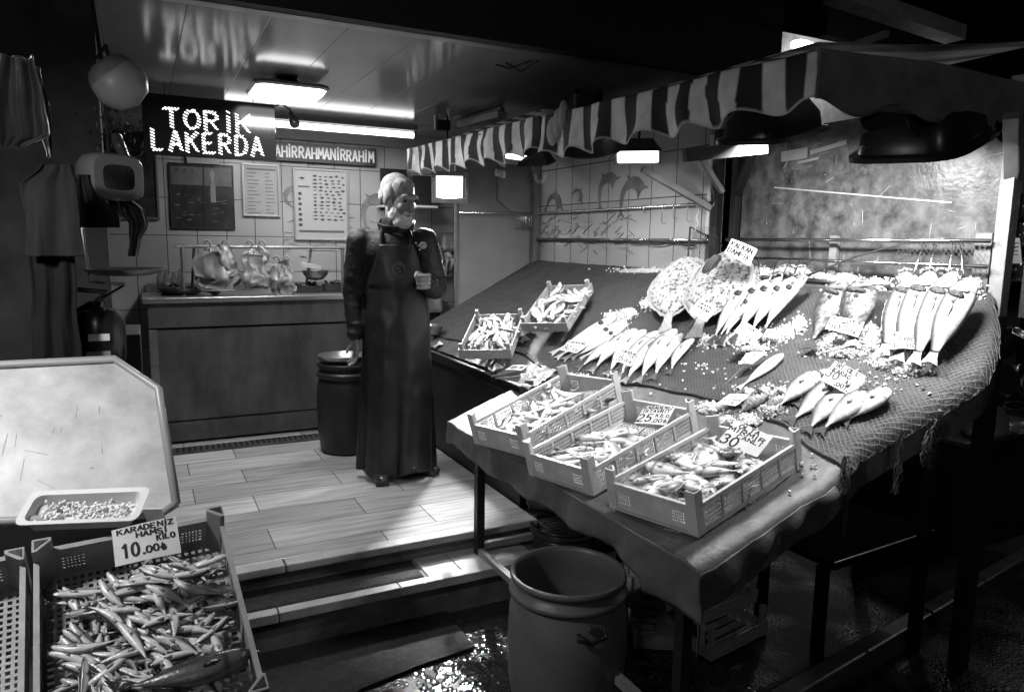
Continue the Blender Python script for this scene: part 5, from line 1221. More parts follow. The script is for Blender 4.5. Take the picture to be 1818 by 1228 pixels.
ice('crushed_ice', [(1610, 490, 16, 20, .07), (1650, 482, 18, 18, .07), (1695, 485, 22, 22, .08), (1733, 505, 12, 24, .05), (1672, 480, 14, 12, .07)], 'crushed ice packed on the heads of the big sea bass', 150)
ice('crushed_ice', [(1475, 608, 30, 16, .035), (1500, 620, 45, 14, .03), (1545, 600, 22, 26, .03), (1570, 640, 30, 14, .03), (1600, 655, 20, 10, .02), (1530, 580, 16, 14, .03), (1620, 640, 14, 14, .03)], 'crushed ice spilled between the rockfish and the sea bass', 130)
ice('crushed_ice', [(1500, 500, 26, 16, .06), (1488, 535, 16, 20, .06), (1500, 560, 10, 14, .05)], 'crushed ice packed over the pair of mottled rockfish', 150)
ice('crushed_ice', [(1270, 605, 22, 10, .02), (1310, 600, 22, 12, .02), (1240, 600, 16, 8, .02), (1365, 595, 26, 12, .03), (1395, 590, 16, 12, .02), (1340, 618, 30, 8, .015), (1420, 575, 12, 14, .02)], 'crushed ice scattered around the tails of the slim hung fish', 80)
ice('crushed_ice', [(1150, 540, 14, 10, .02), (1115, 555, 16, 8, .02), (1092, 562, 20, 10, .02), (1180, 520, 14, 14, .02), (1105, 575, 14, 14, .015), (1150, 480, 60, 5, .02)], 'trail of crushed ice on the net left of the turbots', 70)
ice('crushed_ice', [(1460, 492, 20, 8, .03), (1560, 505, 22, 10, .03), (1200, 470, 20, 10, .04), (1240, 470, 30, 20, .07), (1300, 460, 25, 12, .06), (1330, 490, 16, 20, .06), (1258, 445, 20, 8, .06)], 'crushed ice behind the heads of the turbots', 130)
ice('crushed_ice', [(1260, 722, 22, 10, .02), (1330, 745, 22, 12, .02), (1290, 745, 22, 10, .03), (1370, 725, 20, 12, .03), (1380, 700, 20, 10, .03), (1420, 690, 20, 12, .02)], 'crushed ice around the short pile of mottled fish', 90)
ice('crushed_ice', [(1560, 680, 110, 36, .0), (1250, 650, 180, 50, .0), (1330, 690, 200, 40, .0), (1400, 830, 60, 30, 0)], 'stray chips of ice scattered over the net', 16, (.003, .007))
for key, lab, nn, reg in (('A', 'crushed ice between the slender fish in the far plastic crate', 120, (.5, .5, .42, .42)), ('B', 'crushed ice under the stubby fish in the middle plastic crate', 500, (.36, .5, .34, .44)), ('C', 'crushed ice under the bream in the front plastic crate', 900, (.52, .5, .42, .44))):
    M, L, W = CR_[key]; ice('crushed_ice', [(L*reg[0], W*reg[1], L*reg[2], W*reg[3], .035)], lab, nn, (.003, .009), M, .012)

# ================================================================== PRICE CARDS
def card(quad, lines, label, lift=.05, stick=None, tilt=.55, plane=None, surf=None, cname='price_card', pen=1., bendc=0.):
    cx = sum(q[0] for q in quad)/4; cy = sum(q[1] for q in quad)/4
    sf = surf or bed; n0 = sn
    P0 = sf(cx, cy, lift); tc = (CP-P0).normalized(); n = (tc*tilt+Vector((0, 0, 1))*(1-tilt)).normalized()
    q = [ppl(x, y, P0, n) for x, y in quad]                 # TL TR BR BL
    t = thing(cname, label, 'price card', P0)
    w = (q[1]-q[0]).length; h = (q[3]-q[0]).length
    def P(u, v, l=0.):                                      # u 0..1 left to right, v 0..1 bottom to top
        p = q[3]*(1-u)*(1-v)+q[2]*u*(1-v)+q[0]*(1-u)*v+q[1]*u*v
        return p+n*(l+.0015+.004*math.sin(u*math.pi)*(1+bendc*3))
    mb = MB(); mb.grid(lambda u, v: P(u, v, 0), 8, 4); mb.build('card', M_card, t, solid=.0012)
    mb = MB()
    for (txt, u0, v0, hh, ww, pw) in lines:
        write(mb, lambda a, b, l: P(a, b, .0009+l*.3), txt, u0, v0, hh, w=ww, pen=pw*pen, jit=.28)
    mb.build('lettering', M_ink, t)
    if stick:
        a = P(.5, .1, -.004); b = sf(*stick, .01); MB().tube([a, b], .0022, 6).build('stick', M_wood if rnd.random() < .6 else M_paintgrey, t)
    return t
card([(1299, 424), (1345, 443), (1330, 472), (1286, 450)], [('KALKAN', .08, .58, .3, .8, .05), ('DAMPİK', .06, .16, .3, .84, .05)], 'card reading KALKAN DAMPİK above the right turbot', .30, (1313, 500))
card([(1242, 532), (1272, 548), (1254, 572), (1223, 554)], [('KARADENİZ', .1, .74, .16, .8, .035), ('KALKAN', .2, .48, .18, .6, .04), ('KİLO', .5, .22, .14, .35, .035), ('60', .08, .16, .26, .3, .04)], 'small card pinned by a dark stick on the right turbot', .17, (1213, 588))
card([(1320, 569), (1355, 594), (1333, 613), (1304, 588)], [('İSTAVRİT', .1, .68, .2, .8, .04), ('KİLO', .3, .4, .18, .5, .04), ('20,00₺', .2, .1, .2, .65, .04)], 'square card lying on the tails of the slim hung fish', .12)
card([(1477, 561), (1535, 573), (1523, 599), (1465, 584)], [('OLTA DOLSU', .03, .78, .17, .94, .04), ('TAKE', .3, .56, .16, .3, .035), ('KİLO', .5, .36, .14, .3, .035), ('50', .03, .1, .42, .34, .055), (',00₺', .45, .1, .22, .45, .04)], 'card reading 50 on a wooden stick in front of the rockfish', .09, (1468, 618))
card([(1581, 591), (1648, 594), (1638, 623), (1573, 621)], [('OLTA DENİZ', .03, .76, .19, .94, .035), ('LEVREK', .2, .46, .2, .6, .035), ('50', .04, .06, .32, .26, .04), (',00₺', .5, .1, .22, .4, .035)], 'card reading OLTA DENİZ LEVREK in front of the sea bass', .07, (1612, 648), bendc=.6)
card([(1483, 641), (1538, 669), (1508, 703), (1457, 675)], [('İRİ-OLTA', .1, .78, .18, .8, .045), ('KARAGÖZ', .12, .54, .18, .8, .045), ('KİLO', .66, .34, .14, .28, .04), ('30', .0, .28, .32, .38, .055), (',00TL', .42, .08, .18, .5, .04)], 'card reading İRİ OLTA KARAGÖZ 30 lying on the bream', .075)
card([(1295, 700), (1334, 701), (1306, 721), (1270, 718)], [('KİLO', .3, .65, .22, .4, .03), ('OLTA KAYA', .1, .36, .2, .8, .03), ('15,00', .3, .08, .2, .5, .03)], 'faint card lying on the short pile of mottled fish', .06)
card([(1325, 627), (1362, 625), (1336, 646), (1311, 647)], [('LEVREK', .1, .62, .22, .8, .04), ('KİLO', .3, .34, .2, .5, .04), ('30,00', .2, .06, .2, .6, .04)], 'card on a thick pale stick above the single plump fish', .06, (1286, 684))
card([(1145, 721), (1199, 722), (1182, 755), (1126, 752)], [('KARADENİZ', .03, .82, .15, .94, .035), ('İSTAVRİT', .06, .62, .15, .85, .035), ('25', .03, .12, .4, .4, .055), ('KİLO', .55, .38, .16, .4, .035), (',00₺', .5, .1, .18, .46, .035)], 'card reading KARADENİZ İSTAVRİT 25 in the middle crate', .10, (1128, 775))
card([(1305, 747), (1372, 776), (1344, 812), (1272, 786)], [('OLTA', .2, .80, .16, .5, .035), ('MİRMİR', .02, .6, .17, .9, .035), ('CANLI', .3, .42, .15, .6, .03), ('30.', .04, .06, .36, .5, .05)], 'card reading OLTA MİRMİR 30 in the front crate', .11)
card([(1000, 660), (1046, 664), (1032, 690), (985, 686)], [('MEZGİT', .04, .8, .17, .9, .05), ('TAVA KİLO', .2, .58, .16, .75, .035), ('40', .04, .1, .42, .44, .06), (',00₺', .52, .1, .24, .44, .045)], 'card reading 40 behind the far plastic crate', .07)
card([(1105, 619), (1137, 629), (1119, 651), (1090, 640)], [('KARADENİZ', .08, .76, .18, .84, .035), ('LÜFER', .25, .52, .18, .6, .035), ('35', .04, .1, .36, .36, .05), ('00₺', .5, .16, .22, .4, .035)], 'card reading 35 pinned in the fan of long silver fish', .07, (1072, 676))
card([(1010, 604), (1048, 609), (1024, 627), (995, 622)], [('KARADENİZ', .06, .74, .18, .88, .035), ('80', .06, .1, .45, .34, .05), (',00₺', .45, .1, .26, .44, .035)], 'card reading 80 on the thin fish below the wooden crates', .06)
card([(911, 648), (938, 649), (926, 658), (896, 657)], [('KİLO 10', .15, .3, .4, .7, .05)], 'tiny card lying at the lip beside the wooden crate', .03)
card([(198, 942), (312, 916), (322, 981), (205, 1006)], [('KARADENİZ', .08, .82, .13, .86, .03), ('HAMSİ', .36, .64, .13, .46, .03), ('KİLO', .66, .46, .13, .28, .03), ('10.', .12, .16, .36, .32, .045), ('00₺', .48, .18, .18, .3, .035)], 'card reading KARADENİZ HAMSİ KİLO 10 in the anchovy crate', .10, tilt=.75, surf=lp)
# blank paper next to it, loose papers on the case lip
for (x, y, w, h, X, lab) in ((880, 655, .07, .05, None, 'crumpled paper lying on the lip near the tiny card'), (930, 605, .06, .05, None, 'scrap of paper under the upper wooden crate'), (778, 613, .06, .04, None, 'folded paper at the far end of the black lip')):
    p = bed(x, y, .012); tag(MB().grid(lambda u, v: p+BX*(u-.5)*w+BY*(v-.5)*h*1.5+BN*(.006+.008*math.sin(u*5+v*3)), 8, 8).build('loose_paper', M_card, smooth='all', solid=.001), lab, 'paper')
for k, (x0, y0, x1, y1, lab) in enumerate(((872, 668, 925, 655, 'upper thin stick lying by the black lip'), (880, 672, 940, 664, 'lower thin stick lying by the black lip'))):
    tag(MB().tube([bed(x0, y0, .012), bed(x1, y1, .014)], .003, 5).build('stick', M_wood), lab, 'stick')
mb = MB(); p = bed(945, 668, .02); mb.grid(lambda u, v: p+BX*(u-.5)*.2+BY*(v-.5)*.25+BN*(.03*noise.noise(Vector((u*4, v*4, 3)))+.012*noise.noise(Vector((u*12, v*12, 1)))), 24, 24)
tag(mb.build('clear_plastic_sheet', mat('clear_film', .3, .12, spec=.7, bump=.4, bscale=12), smooth='all', solid=.001), 'crumpled clear plastic sheet in the gap behind the far plastic crate', 'sheet')

# ================================================================== STREET SIDE
M_drum = mat('weathered_drum_plastic', .135, .42, var=.3, vscale=5, bump=.12, bscale=40)
def drum(c, r, zb, zt, label, m, name='barrel', ring=True):
    H = zt-zb; t = thing(name, label, name, (c[0], c[1], zb)); M = Matrix.Translation((c[0], c[1], zb))
    prof = [(.001, 0), (r*.86, 0), (r*.93, .02), (r*1.02, H*.25), (r*1.045, H*.5), (r*1.02, H*.74), (r*.96, H*.81), (r*.945, H*.83), (r*.95, H*.845), (r*1.02, H*.855), (r*1.035, H*.875), (r*1.02, H*.893), (r*.935, H*.905), (r*.925, H*.93), (r*.93, H*.95), (r*.995, H*.957), (r*1.01, H*.975), (r*1.005, H*.99), (r*.985, H), (r*.94, H*.995), (r*.91, H*.97), (r*.925, H*.9), (r*.93, H*.86), (r*.96, H*.8), (r*1.0, H*.5), (r*.97, H*.2), (r*.85, .03), (.001, .025)]
    MB().lathe(prof, 56, M, .004).build('body', m, t, smooth='all')
    return t, M, H
bc = pz(1009, 1012, .245)
t, M, H = drum((bc.x, bc.y), .205, ZS, .25, 'open topped grey plastic barrel standing on the street by the table corner', M_drum)
mb = MB(); hx = Matrix.Translation((bc.x, bc.y, 0)); q = py(1048, 1118, bc.y-.2)
d = Vector((q.x-bc.x, q.y-bc.y, 0)).normalized(); r_ = .213; sd = Vector((-d.y, d.x, 0))
base = Vector((bc.x, bc.y, 0))+d*r_
mb.tube([base+Vector((0, 0, q.z))+sd*(-.045), base+d*.012+sd*(-.05)+Vector((0, 0, q.z-.02)), base+d*.014+Vector((0, 0, q.z-.035)), base+d*.012+sd*.05+Vector((0, 0, q.z-.02)), base+sd*.045+Vector((0, 0, q.z))], .007, 6)
mb.build('handle', M_black, t, smooth='all'); MB().box(base+Vector((0, 0, q.z+.01)), (.03, .02, .02)).build('latch', M_steel, t, bevel=.003)
b2c = pz(990, 935, -.02)
t, M, H = drum((b2c.x+.03, b2c.y), .165, ZS, .0, 'low dark bucket behind the barrel under the table', mat('dark_bucket', .035, .25, var=.4, vscale=9), 'bucket')
bm_ = pz(622, 790, 0); 
t, M, H = drum((1.18, 4.72), .19, 0, .60, 'dark barrel standing behind the man against the counter', mat('dark_barrel', .018, .45, var=.3), 'barrel')
bowl('steel_bowl', Vector((1.15, 4.70, .60)), .16, .05, M_steel, 'shallow steel bowl resting on the barrel behind the man', 'bowl')
bowl('round_basket', Vector((1.80, 4.75, .745)), .07, .07, M_steel, 'small wire rimmed basket at the far corner of the display beside the man', 'basket')
mb = MB(); c = pz(905, 848, -.02)
for k in range(5):
    mb.tube([Vector((c.x+math.cos(a)*(.13+.004*k), c.y+math.sin(a)*(.13+.004*k), -.05+.011*k)) for a in [i*.3+k for i in range(22)]], .008, 6)
tag(mb.build('coiled_hose', mat('hose_rubber', .10, .35), smooth='all'), 'coiled hose lying under the table beside the marble floor', 'hose')
mb = MB(); c = pz(850, 800, -.02)
for k in range(3): mb.tube([Vector((c.x+math.cos(a)*.10, c.y+math.sin(a)*.10, -.04+.013*k)) for a in [i*.3+k for i in range(22)]], .007, 6)
tag(mb.build('coiled_cable', M_dark, smooth='all'), 'smaller dark coil further back under the table', 'cable')
q = pz(695, 1083, ZS+.012); mb = MB(); mb.grid(lambda u, v: q+Vector(((u-.5)*.11, (v-.5)*.08, .02*noise.noise(Vector((u*5, v*5, 1)))+.012)), 12, 10)
tag(mb.build('crumpled_paper', M_card, smooth='all', solid=.001), 'crumpled scrap of pale paper lying on the street below the lower step', 'paper')
t = thing('canister', 'black canister with a pale ring lying under the table', 'canister', pz(950, 885, 0))
a, b = pz(945, 888, .03), pz(990, 896, .06); MB().tube([a, b], .045, 18).build('body', M_black, t, smooth=True); d = (b-a).normalized(); MB().tube([a+d*.006, a+d*.012], .048, 18).build('ring', M_paintgrey, t, smooth=True)
# wooden boxes under the table on the street
def gcrate(px_near, L, W, ang, z, label, tiltx=0., H=.10, hs=.05):
    o = pz(*px_near, z); M = Matrix.Translation(o) @ Matrix.Rotation(ang, 4, 'Z') @ Matrix.Rotation(tiltx, 4, 'X'); return wood_crate(M, W, L, H, label, hs=hs)
gcrate((1262, 1175), .38, .30, .16, ZS+.005, 'empty wooden crate on the street, the lower of the two right of the table leg', 0, .13, .055)
gcrate((1238, 1112), .37, .30, .12, ZS+.15, 'empty wooden crate resting on another right of the table leg', .10, .13, .055)
gcrate((1125, 1150), .30, .30, -.55, ZS+.005, 'empty wooden crate on the street between barrel and table leg', 0, .12, .05)
gcrate((1120, 1075), .26, .2, .35, ZS+.13, 'empty wooden crate wedged behind the barrel', 0, .12, .05)
# dark shelf and clutter under the display
t = thing('side_table', 'low dark table with a bright front edge under the display', 'table', (2.5, 1.8, ZS))
a, b = pz(1482, 1000, .12), pz(1658, 942, .12); d = (b-a); dn = Vector((-d.y, d.x, 0)).normalized()
mb = MB(); cc = [a, b, b+dn*.4, a+dn*.4]; mb.prism([(p.x, p.y) for p in cc], .03, Matrix.Translation((0, 0, .09))); mb.build('top', mat('dark_wet_board', .006, .9, var=.4, spec=.05), t)
MB().bar(a+Vector((0, 0, .002)), b+Vector((0, 0, .002)), .006, .006).build('edge_strip', M_steel, t)
for p in (a+dn*.05, b+dn*.05, a+dn*.35, b+dn*.35): MB().bb((p.x-.02, p.y-.02, ZS), (p.x+.02, p.y+.02, .09)).build('leg', M_black, t)
# neighbouring stall at the right edge: metal box, bags, shelves
t = thing('metal_chest', 'dark sheet metal chest at the right edge below the bags', 'chest', pz(1770, 1000, ZS))
a = pz(1690, 985, ZS); MB().bb((a.x, a.y, ZS), (a.x+.9, a.y+.7, .34)).build('body', mat('chest_metal', .03, .4, var=.4), t, bevel=.005)
MB().bb((a.x-.02, a.y-.02, .341), (a.x+.92, a.y+.72, .37)).build('lid', mat('chest_lid', .16, .3, metal=.5, var=.3), t, bevel=.006)
ax, ay = a.x, a.y
for k, (x, y, s, lab) in enumerate(((1745, 745, .16, 'crumpled grey plastic bag lying on the metal chest'), (1800, 770, .14, 'crumpled clear wrapper at the right end of the metal chest'), (1790, 690, .20, 'dark bulging bag heaped above the metal chest'), (1785, 610, .15, 'dark bag at the top of the heap beside the net'))):
    q = py(x, y, ay+.10); mb = MB(); mb.ell(q, (s, s*.7, s*.55), 28); sd_ = k*7.3
    for i, v in enumerate(mb.v): mb.v[i] = v+Vector((noise.noise(v*9+Vector((sd_, 0, 0))), noise.noise(v*9+Vector((0, sd_, 0))), noise.noise(v*9+Vector((0, 0, sd_)))))*s*.5
    tag(mb.build('plastic_bag', M_bag if k < 2 else mat('dark_bag', .03, .25, bump=.5, bscale=15), smooth='all'), lab, 'bag')
sh2 = thing('jar_shelf', 'dark shelf rack of jars at the right edge of the picture', 'shelf', py(1805, 400, 3.0))
xa = py(1785, 400, 3.0).x; 
for z in (1.62, 1.42, 1.18): MB().bb((xa, 2.85, z), (xa+.6, 3.15, z+.012)).build('shelf_board', M_paintgrey, sh2)
MB().bb((xa-.02, 3.15, ZS), (xa+.6, 3.17, 2.2)).build('back', M_dark, sh2)
for k in range(3):
    for j, z in enumerate((1.632, 1.432, 1.192)):
        MB_ = MB().lathe([(.001, 0), (.05, 0), (.055, .02), (.055, .11), (.04, .13), (.04, .15), (.001, .15)], 18, Matrix.Translation((xa+.08+.14*k, 2.95, z)))
        if k < 2: tag(MB_.build('jar', mat('dark_glass_jar', .03, .1, spec=.8), smooth=True), 'dark glass jar in the rows on the shelf rack at the right edge', 'jar', 'jars on the shelf rack')
q = py(1800, 445, 2.8); t = thing('notice_card', 'printed notice card standing at the right edge behind the steel post', 'notice', q)
MB().box(q, (.13, .004, .17), R=Euler((-.2, 0, -.1)).to_matrix()).build('sheet', M_card, t)
mb = MB()
for i in range(5): mb.box(q+Vector((-.01, -.006-.002*i*0, .05-.025*i)), (.08, .002, .006), R=Euler((-.2, 0, -.1)).to_matrix())
mb.build('printed_rows', M_ink, t)
light('added_street_fill', 'POINT', (-1.0, -3.0, 3.6), 60, .25)  # added fill from behind the camera, brightens whatever faces the street
light('added_neighbour_fill', 'POINT', (xa+.25, 2.2, 1.75), 12, .1)  # added fill that makes the neighbouring stall visible
# far lit shop glimpsed above the awning, dark eaves
t = thing('far_shop', 'brightly lit shop glimpsed above the awning in the distance', 'shop', py(1480, 100, 8))
a, b = py(1386, 56, 8), py(1466, 150, 8); MB().bb((a.x, 8, b.z-.8), (b.x+2.6, 8.1, a.z)).build('wall', mat('far_wall', .45, .6, var=.3), t)
mb = MB(); q = py(1428, 84, 7.8); mb.ell(q, (.28, .05, .10), 16); mb.build('lamp', M_lampw, t, smooth=True)
mb = MB(); a2, b2 = py(1480, 92, 7.7), py(1605, 108, 7.7); mb.bar(a2, b2, .05, .10); mb.build('lamp', M_lampw, t)
light('far_shop_light', 'POINT', q+Vector((.3, -.5, -.2)), 25, .15, parent=t)
mb = MB(); a, b = py(1460, 55, 6.2), py(1818, 150, 6.2); mb.bar(py(1462, 30, 6.2), py(1818, 118, 6.2), .12, .42); tag(mb.build('far_eaves', M_black), 'dark beam of the eaves above the far lit shop', 'beam')
mb = MB(); mb.bar(py(1480, -12, 4.6), py(1697, 62, 4.6), .2, .13); tag(mb.build('grey_beam', mat('grey_beam_paint', .22, .7, var=.3)), 'pale sloping beam high up at the top right', 'beam')
light('upper_right_light', 'POINT', py(1650, 140, 5.2), 5, .2)  # weak point light behind the awning, near the far eaves
MB().bb((py(1386, 60, 8).x-3, 8.2, -1), (30, 8.3, 7)); mb = MB(); mb.bb((-12, 12, -1), (40, 12.2, 8)); tag(mb.build('far_facade', M_black), 'dark facade closing the street in the background', 'wall')
mb = MB(); mb.bar(px(1575, 60, 3.3), px(1475, 95, 3.3), .03, .03); tag(mb.build('roof_strut', M_paintgrey), 'grey steel strut rising above the awning roof', 'strut')

# ================================================================== LEFT SIDE
# white board / tray leaning behind the anchovy crate
TB = lp(315, 893, -.02); TBn = Vector((0, -.70, .72)).normalized()
def tp_(x, y, l=0.): return ppl(x, y, TB+TBn*l, TBn)
corn = [tp_(313, 893), tp_(281, 690), tp_(203, 637), tp_(-150, 655), tp_(-190, 700), tp_(-230, 905), tp_(-200, 935), tp_(285, 912)]
tx = Vector((1, 0, 0)); ty = TBn.cross(tx); ctr = sum(corn, Vector())/len(corn); Mt = frame(ctr, tx, ty, TBn); inv = Mt.inverted(); loc2 = [(inv @ p).xy for p in corn]
t = thing('display_tray', 'large pale translucent tray with cut corners leaning at the left', 'tray', M=Mt)
MB().prism([tuple(p) for p in loc2][::-1] if False else [tuple(p) for p in loc2], .006, Matrix.Translation((0, 0, -.012))).build('panel', mat('milky_board', .5, .42, var=.4, vscale=7, bump=.06, bscale=4), t, local=True)
mb = MB()
for i in range(34):
    x_, y_ = rnd.uniform(-.35, .16), rnd.uniform(-.16, .16); l_ = rnd.expovariate(40)+.004; a_ = rnd.gauss(1.5, .15) if rnd.random() < .7 else rnd.uniform(0, 3)
    mb.bar((x_, y_, -.0055), (x_+l_*math.cos(a_), y_+l_*math.sin(a_), -.0055), rnd.uniform(.0006, .0022), .0008)
o = mb.build('scratches', mat('tray_scratch', .34, .5), t, local=True); o['kind'] = 'stuff'
mb = MB(); mb.tube([Vector((p.x, p.y, .0)) for p in loc2]+[Vector((loc2[0].x, loc2[0].y, 0))], .011, 10); mb.build('rim', mat('tray_rim', .30, .35), t, local=True, smooth='all')
# pale plastic container
t = thing('plastic_container', 'long clear plastic food container standing on the crate edge with a bright glint', 'container', lp(150, 905, .0))
c = lp(150, 905, .02); cx_ = Vector((1, .0, .02)).normalized()
cn = (Vector((0, -.55, .8))).normalized(); Mc = frame(c, CR, cn.cross(CR).normalized(), cn); 
def rr(a, b, z, r, n=6): return [Vector((sx*(a-r)+r*math.cos(ang), sy*(b-r)+r*math.sin(ang), z)) for (sx, sy, a0) in ((1, 1, 0), (-1, 1, 90), (-1, -1, 180), (1, -1, 270)) for ang in [math.radians(a0+90*i/n) for i in range(n+1)]]
M_box = mat('milky_plastic', .62, .2, spec=.7); 
rings([rr(.118, .034, -.028, .016), rr(.13, .041, .012, .018), rr(.142, .05, .014, .02), rr(.142, .05, .018, .02), rr(.126, .038, .016, .018), rr(.114, .03, -.022, .014)], Mc @ Matrix.Rotation(.05, 4, 'Z')).build('tub', M_box, t, smooth=True)
mb = MB()
for i in range(190): mb.ell(Mc @ Vector((rnd.uniform(-.104, .104), rnd.uniform(-.028, .028), -.014+rnd.random()*.018)), (.006, .004, .0035), 6, R=Euler((rnd.random()*3, rnd.random()*3, rnd.random()*3)).to_matrix())
mb.build('contents', mat('pale_contents', .72, .3), t, smooth='all')
p = lp(275, 915, .05); mb = MB(); mb.box(p, (.045, .002, .05), R=Euler((.5, 0, -.4)).to_matrix()); tag(mb.build('blank_tag', M_card), 'small blank white tag behind the hamsi card', 'tag')
hl = lp(60, 905, .16)
# support under the left crates and tray
mb = MB(); mb.bb((-1.2, 1.25, ZS), (.17, 2.2, .30)); tag(mb.build('side_stand', M_dark), 'dark stand carrying the crates at the left', 'stand')
# hanging lamp ball
t = thing('globe_lamp', 'unlit white globe lamp on the edge of the shop front', 'lamp', py(220, 155, 2.78))
q = py(217, 153, 2.76); MB().lathe([(.001, -.072), (.012, -.068), (.055, -.055), (.08, -.02), (.085, .01), (.078, .045), (.066, .065)], 32, Matrix.Translation(q) @ Euler((.1, -.7, 0)).to_matrix().to_4x4()).build('shade', mat('opal_shade', .34, .4), t, smooth=True)
MB().lathe([(.079, .035), (.075, .055), (.060, .078), (.035, .09), (.001, .093)], 32, Matrix.Translation(q) @ Euler((.1, -.7, 0)).to_matrix().to_4x4()).build('cap', M_paintgrey, t, smooth=True)
MB().tube([q+Vector((-.03, .0, .07)), q+Vector((-.04, 0, .12)), (q.x-.08, 3.0, q.z+.12)], .006, 6).build('arm', M_dark, t)
# hanging scale with its pan
s = thing('hanging_scale', 'hanging market scale with rounded body, dark dial and pan on bent rods', 'scale', py(200, 315, 2.78))
q = py(196, 315, 2.78)
def rsq2(w, h, z, n=32, e=.5): return [Vector((math.copysign(abs(math.cos(2*math.pi*k/n))**e, math.cos(2*math.pi*k/n))*w, math.copysign(abs(math.sin(2*math.pi*k/n))**e, math.sin(2*math.pi*k/n))*h, z)) for k in range(n)]
dirv = Vector((.45, -.9, -.05)).normalized(); Mq = frame(q, Vector((0, 0, 1)).cross(dirv).normalized()*1.0, dirv.cross(Vector((0, 0, 1)).cross(dirv)).normalized(), dirv)
Mq = frame(q, Vector((0, 0, 1)).cross(dirv).normalized(), Vector((0, 0, 1)), dirv)
rings([rsq2(.03, .03, -.11), rsq2(.07, .06, -.09), rsq2(.088, .078, -.02), rsq2(.085, .075, .05), rsq2(.078, .068, .062), rsq2(.066, .056, .06)], Mq).build('body', mat('enamel_grey', .16, .25), s, smooth=True)
rings([rsq2(.066, .056, .0585), rsq2(.05, .04, .060)], Mq).build('dial', mat('dial_black', .006, .08), s)
MB().tube([q+Vector((0, 0, .07)), q+Vector((0, 0, .3)), q+Vector((-.02, 0, .55))], .006, 6).build('chain', M_dark, s)
k0 = py(203, 375, 2.78)
MB().tube([q+Vector((0, 0, -.07)), k0+Vector((0, 0, .02)), k0+Vector((.0, 0, -.012))], .012, 8).build('stem', M_dark, s)
MB().tube([k0+Vector((.012*math.cos(a)+.004, 0, -.02+.014*math.sin(a))) for a in [math.radians(120-i*24) for i in range(12)]], .003, 6).build('hook', M_steel, s, smooth='all')
pts = [py(200, 368, 2.78), py(146, 406, 2.78), py(160, 500, 2.78), py(222, 505, 2.76)]
MB().tube(pts, .006, 8).build('pan_rod', M_steel, s, smooth=True)
MB().tube([py(222, 505, 2.76), py(180, 530, 2.76), py(172, 545, 2.76)], .004, 6).build('pan_rod', M_dark, s)
pc = py(220, 488, 2.76); MB().lathe([(.001, -.004), (.08, 0), (.125, .018), (.13, .02), (.124, .022), (.08, .006), (.001, .003)], 36, Matrix.Translation(pc)).build('pan', mat('worn_pan', .06, .3, var=.3), s, smooth=True)
# crumpled bag / rag pieces by the scale
def rag(pxl, Y, m, label, cat, name, seed, th=.02, fold=.03, nu=36, nv=50, wav=9.):
    """cloth hanging between polyline pixel edges: list of (y, xleft, xright)"""
    def fn(u, v):
        ys = lerp(pxl[0][0], pxl[-1][0], v); 
        for a, b in zip(pxl[:-1], pxl[1:]):
            if a[0] <= ys <= b[0]: k = (ys-a[0])/(b[0]-a[0]+1e-6); k = k*k*(3-2*k); xl, xr = lerp(a[1], b[1], k), lerp(a[2], b[2], k); break
        q = py(lerp(xl, xr, u)+3*noise.noise(Vector((v*2, seed, 0))), ys, Y)
        n1 = noise.noise(Vector((u*3.2+v*.3, v*.4, seed))); n2 = noise.noise(Vector((u*9-v*.5, v*.5, seed+5))); n3 = noise.noise(Vector((u*20, v*3, seed+9)))
        return q+Vector((0, fold*(2.6*n1+.42*n2+.03*n3), 0))
    mb = MB(); mb.grid(fn, nu, nv); return tag(mb.build(name, m, smooth='all', solid=.003), label, cat)
M_rag = mat('grey_cloth', .08, .7, var=.3, vscale=12, bump=.3, bscale=20)
M_film = mat('dull_film', .026, .85, var=.4, vscale=6, spec=.2)
rag([(345, 205, 225), (375, 215, 255), (400, 230, 262), (430, 232, 250), (455, 228, 245)], 2.80, M_rag, 'crumpled light bag hanging under the hanging scale', 'bag', 'crumpled_bag', 1, fold=.02, wav=12)
rag([(292, 72, 128), (330, 34, 138), (400, 46, 143), (455, 44, 150)], 2.5, M_film, 'dull plastic apron hanging at the far left', 'apron', 'hanging_apron', 3, fold=.012)
rag([(440, 48, 132), (540, 56, 136), (640, 58, 146)], 2.55, mat('dark_film', .014, .85, var=.3, spec=.2), 'long dark plastic sheet hanging below the apron at the far left', 'sheet', 'hanging_sheet', 5, fold=.012)
rag([(310, 138, 160), (400, 138, 212), (404, 138, 212)], 2.7, M_film, 'short grey bag of plastic hanging behind the hanging scale', 'bag', 'hanging_bag', 2, fold=.012)
rag([(100, 0, 60), (180, -10, 78), (240, -10, 88), (262, -5, 45)], 1.5, mat('blurred_bag', .45, .3, var=.5, vscale=9, bump=.5, bscale=12), 'bright folded plastic bag hanging at the upper left corner', 'bag', 'hanging_bag', 7, fold=.02, wav=16)
rag([(120, 60, 70), (200, 66, 88), (235, 74, 90), (280, 86, 90)], 1.55, mat('pale_strap', .22, .4, var=.4, vscale=12), 'twisted pale strip of plastic beside the bag at the upper left', 'strip', 'plastic_strip', 8, fold=.012)
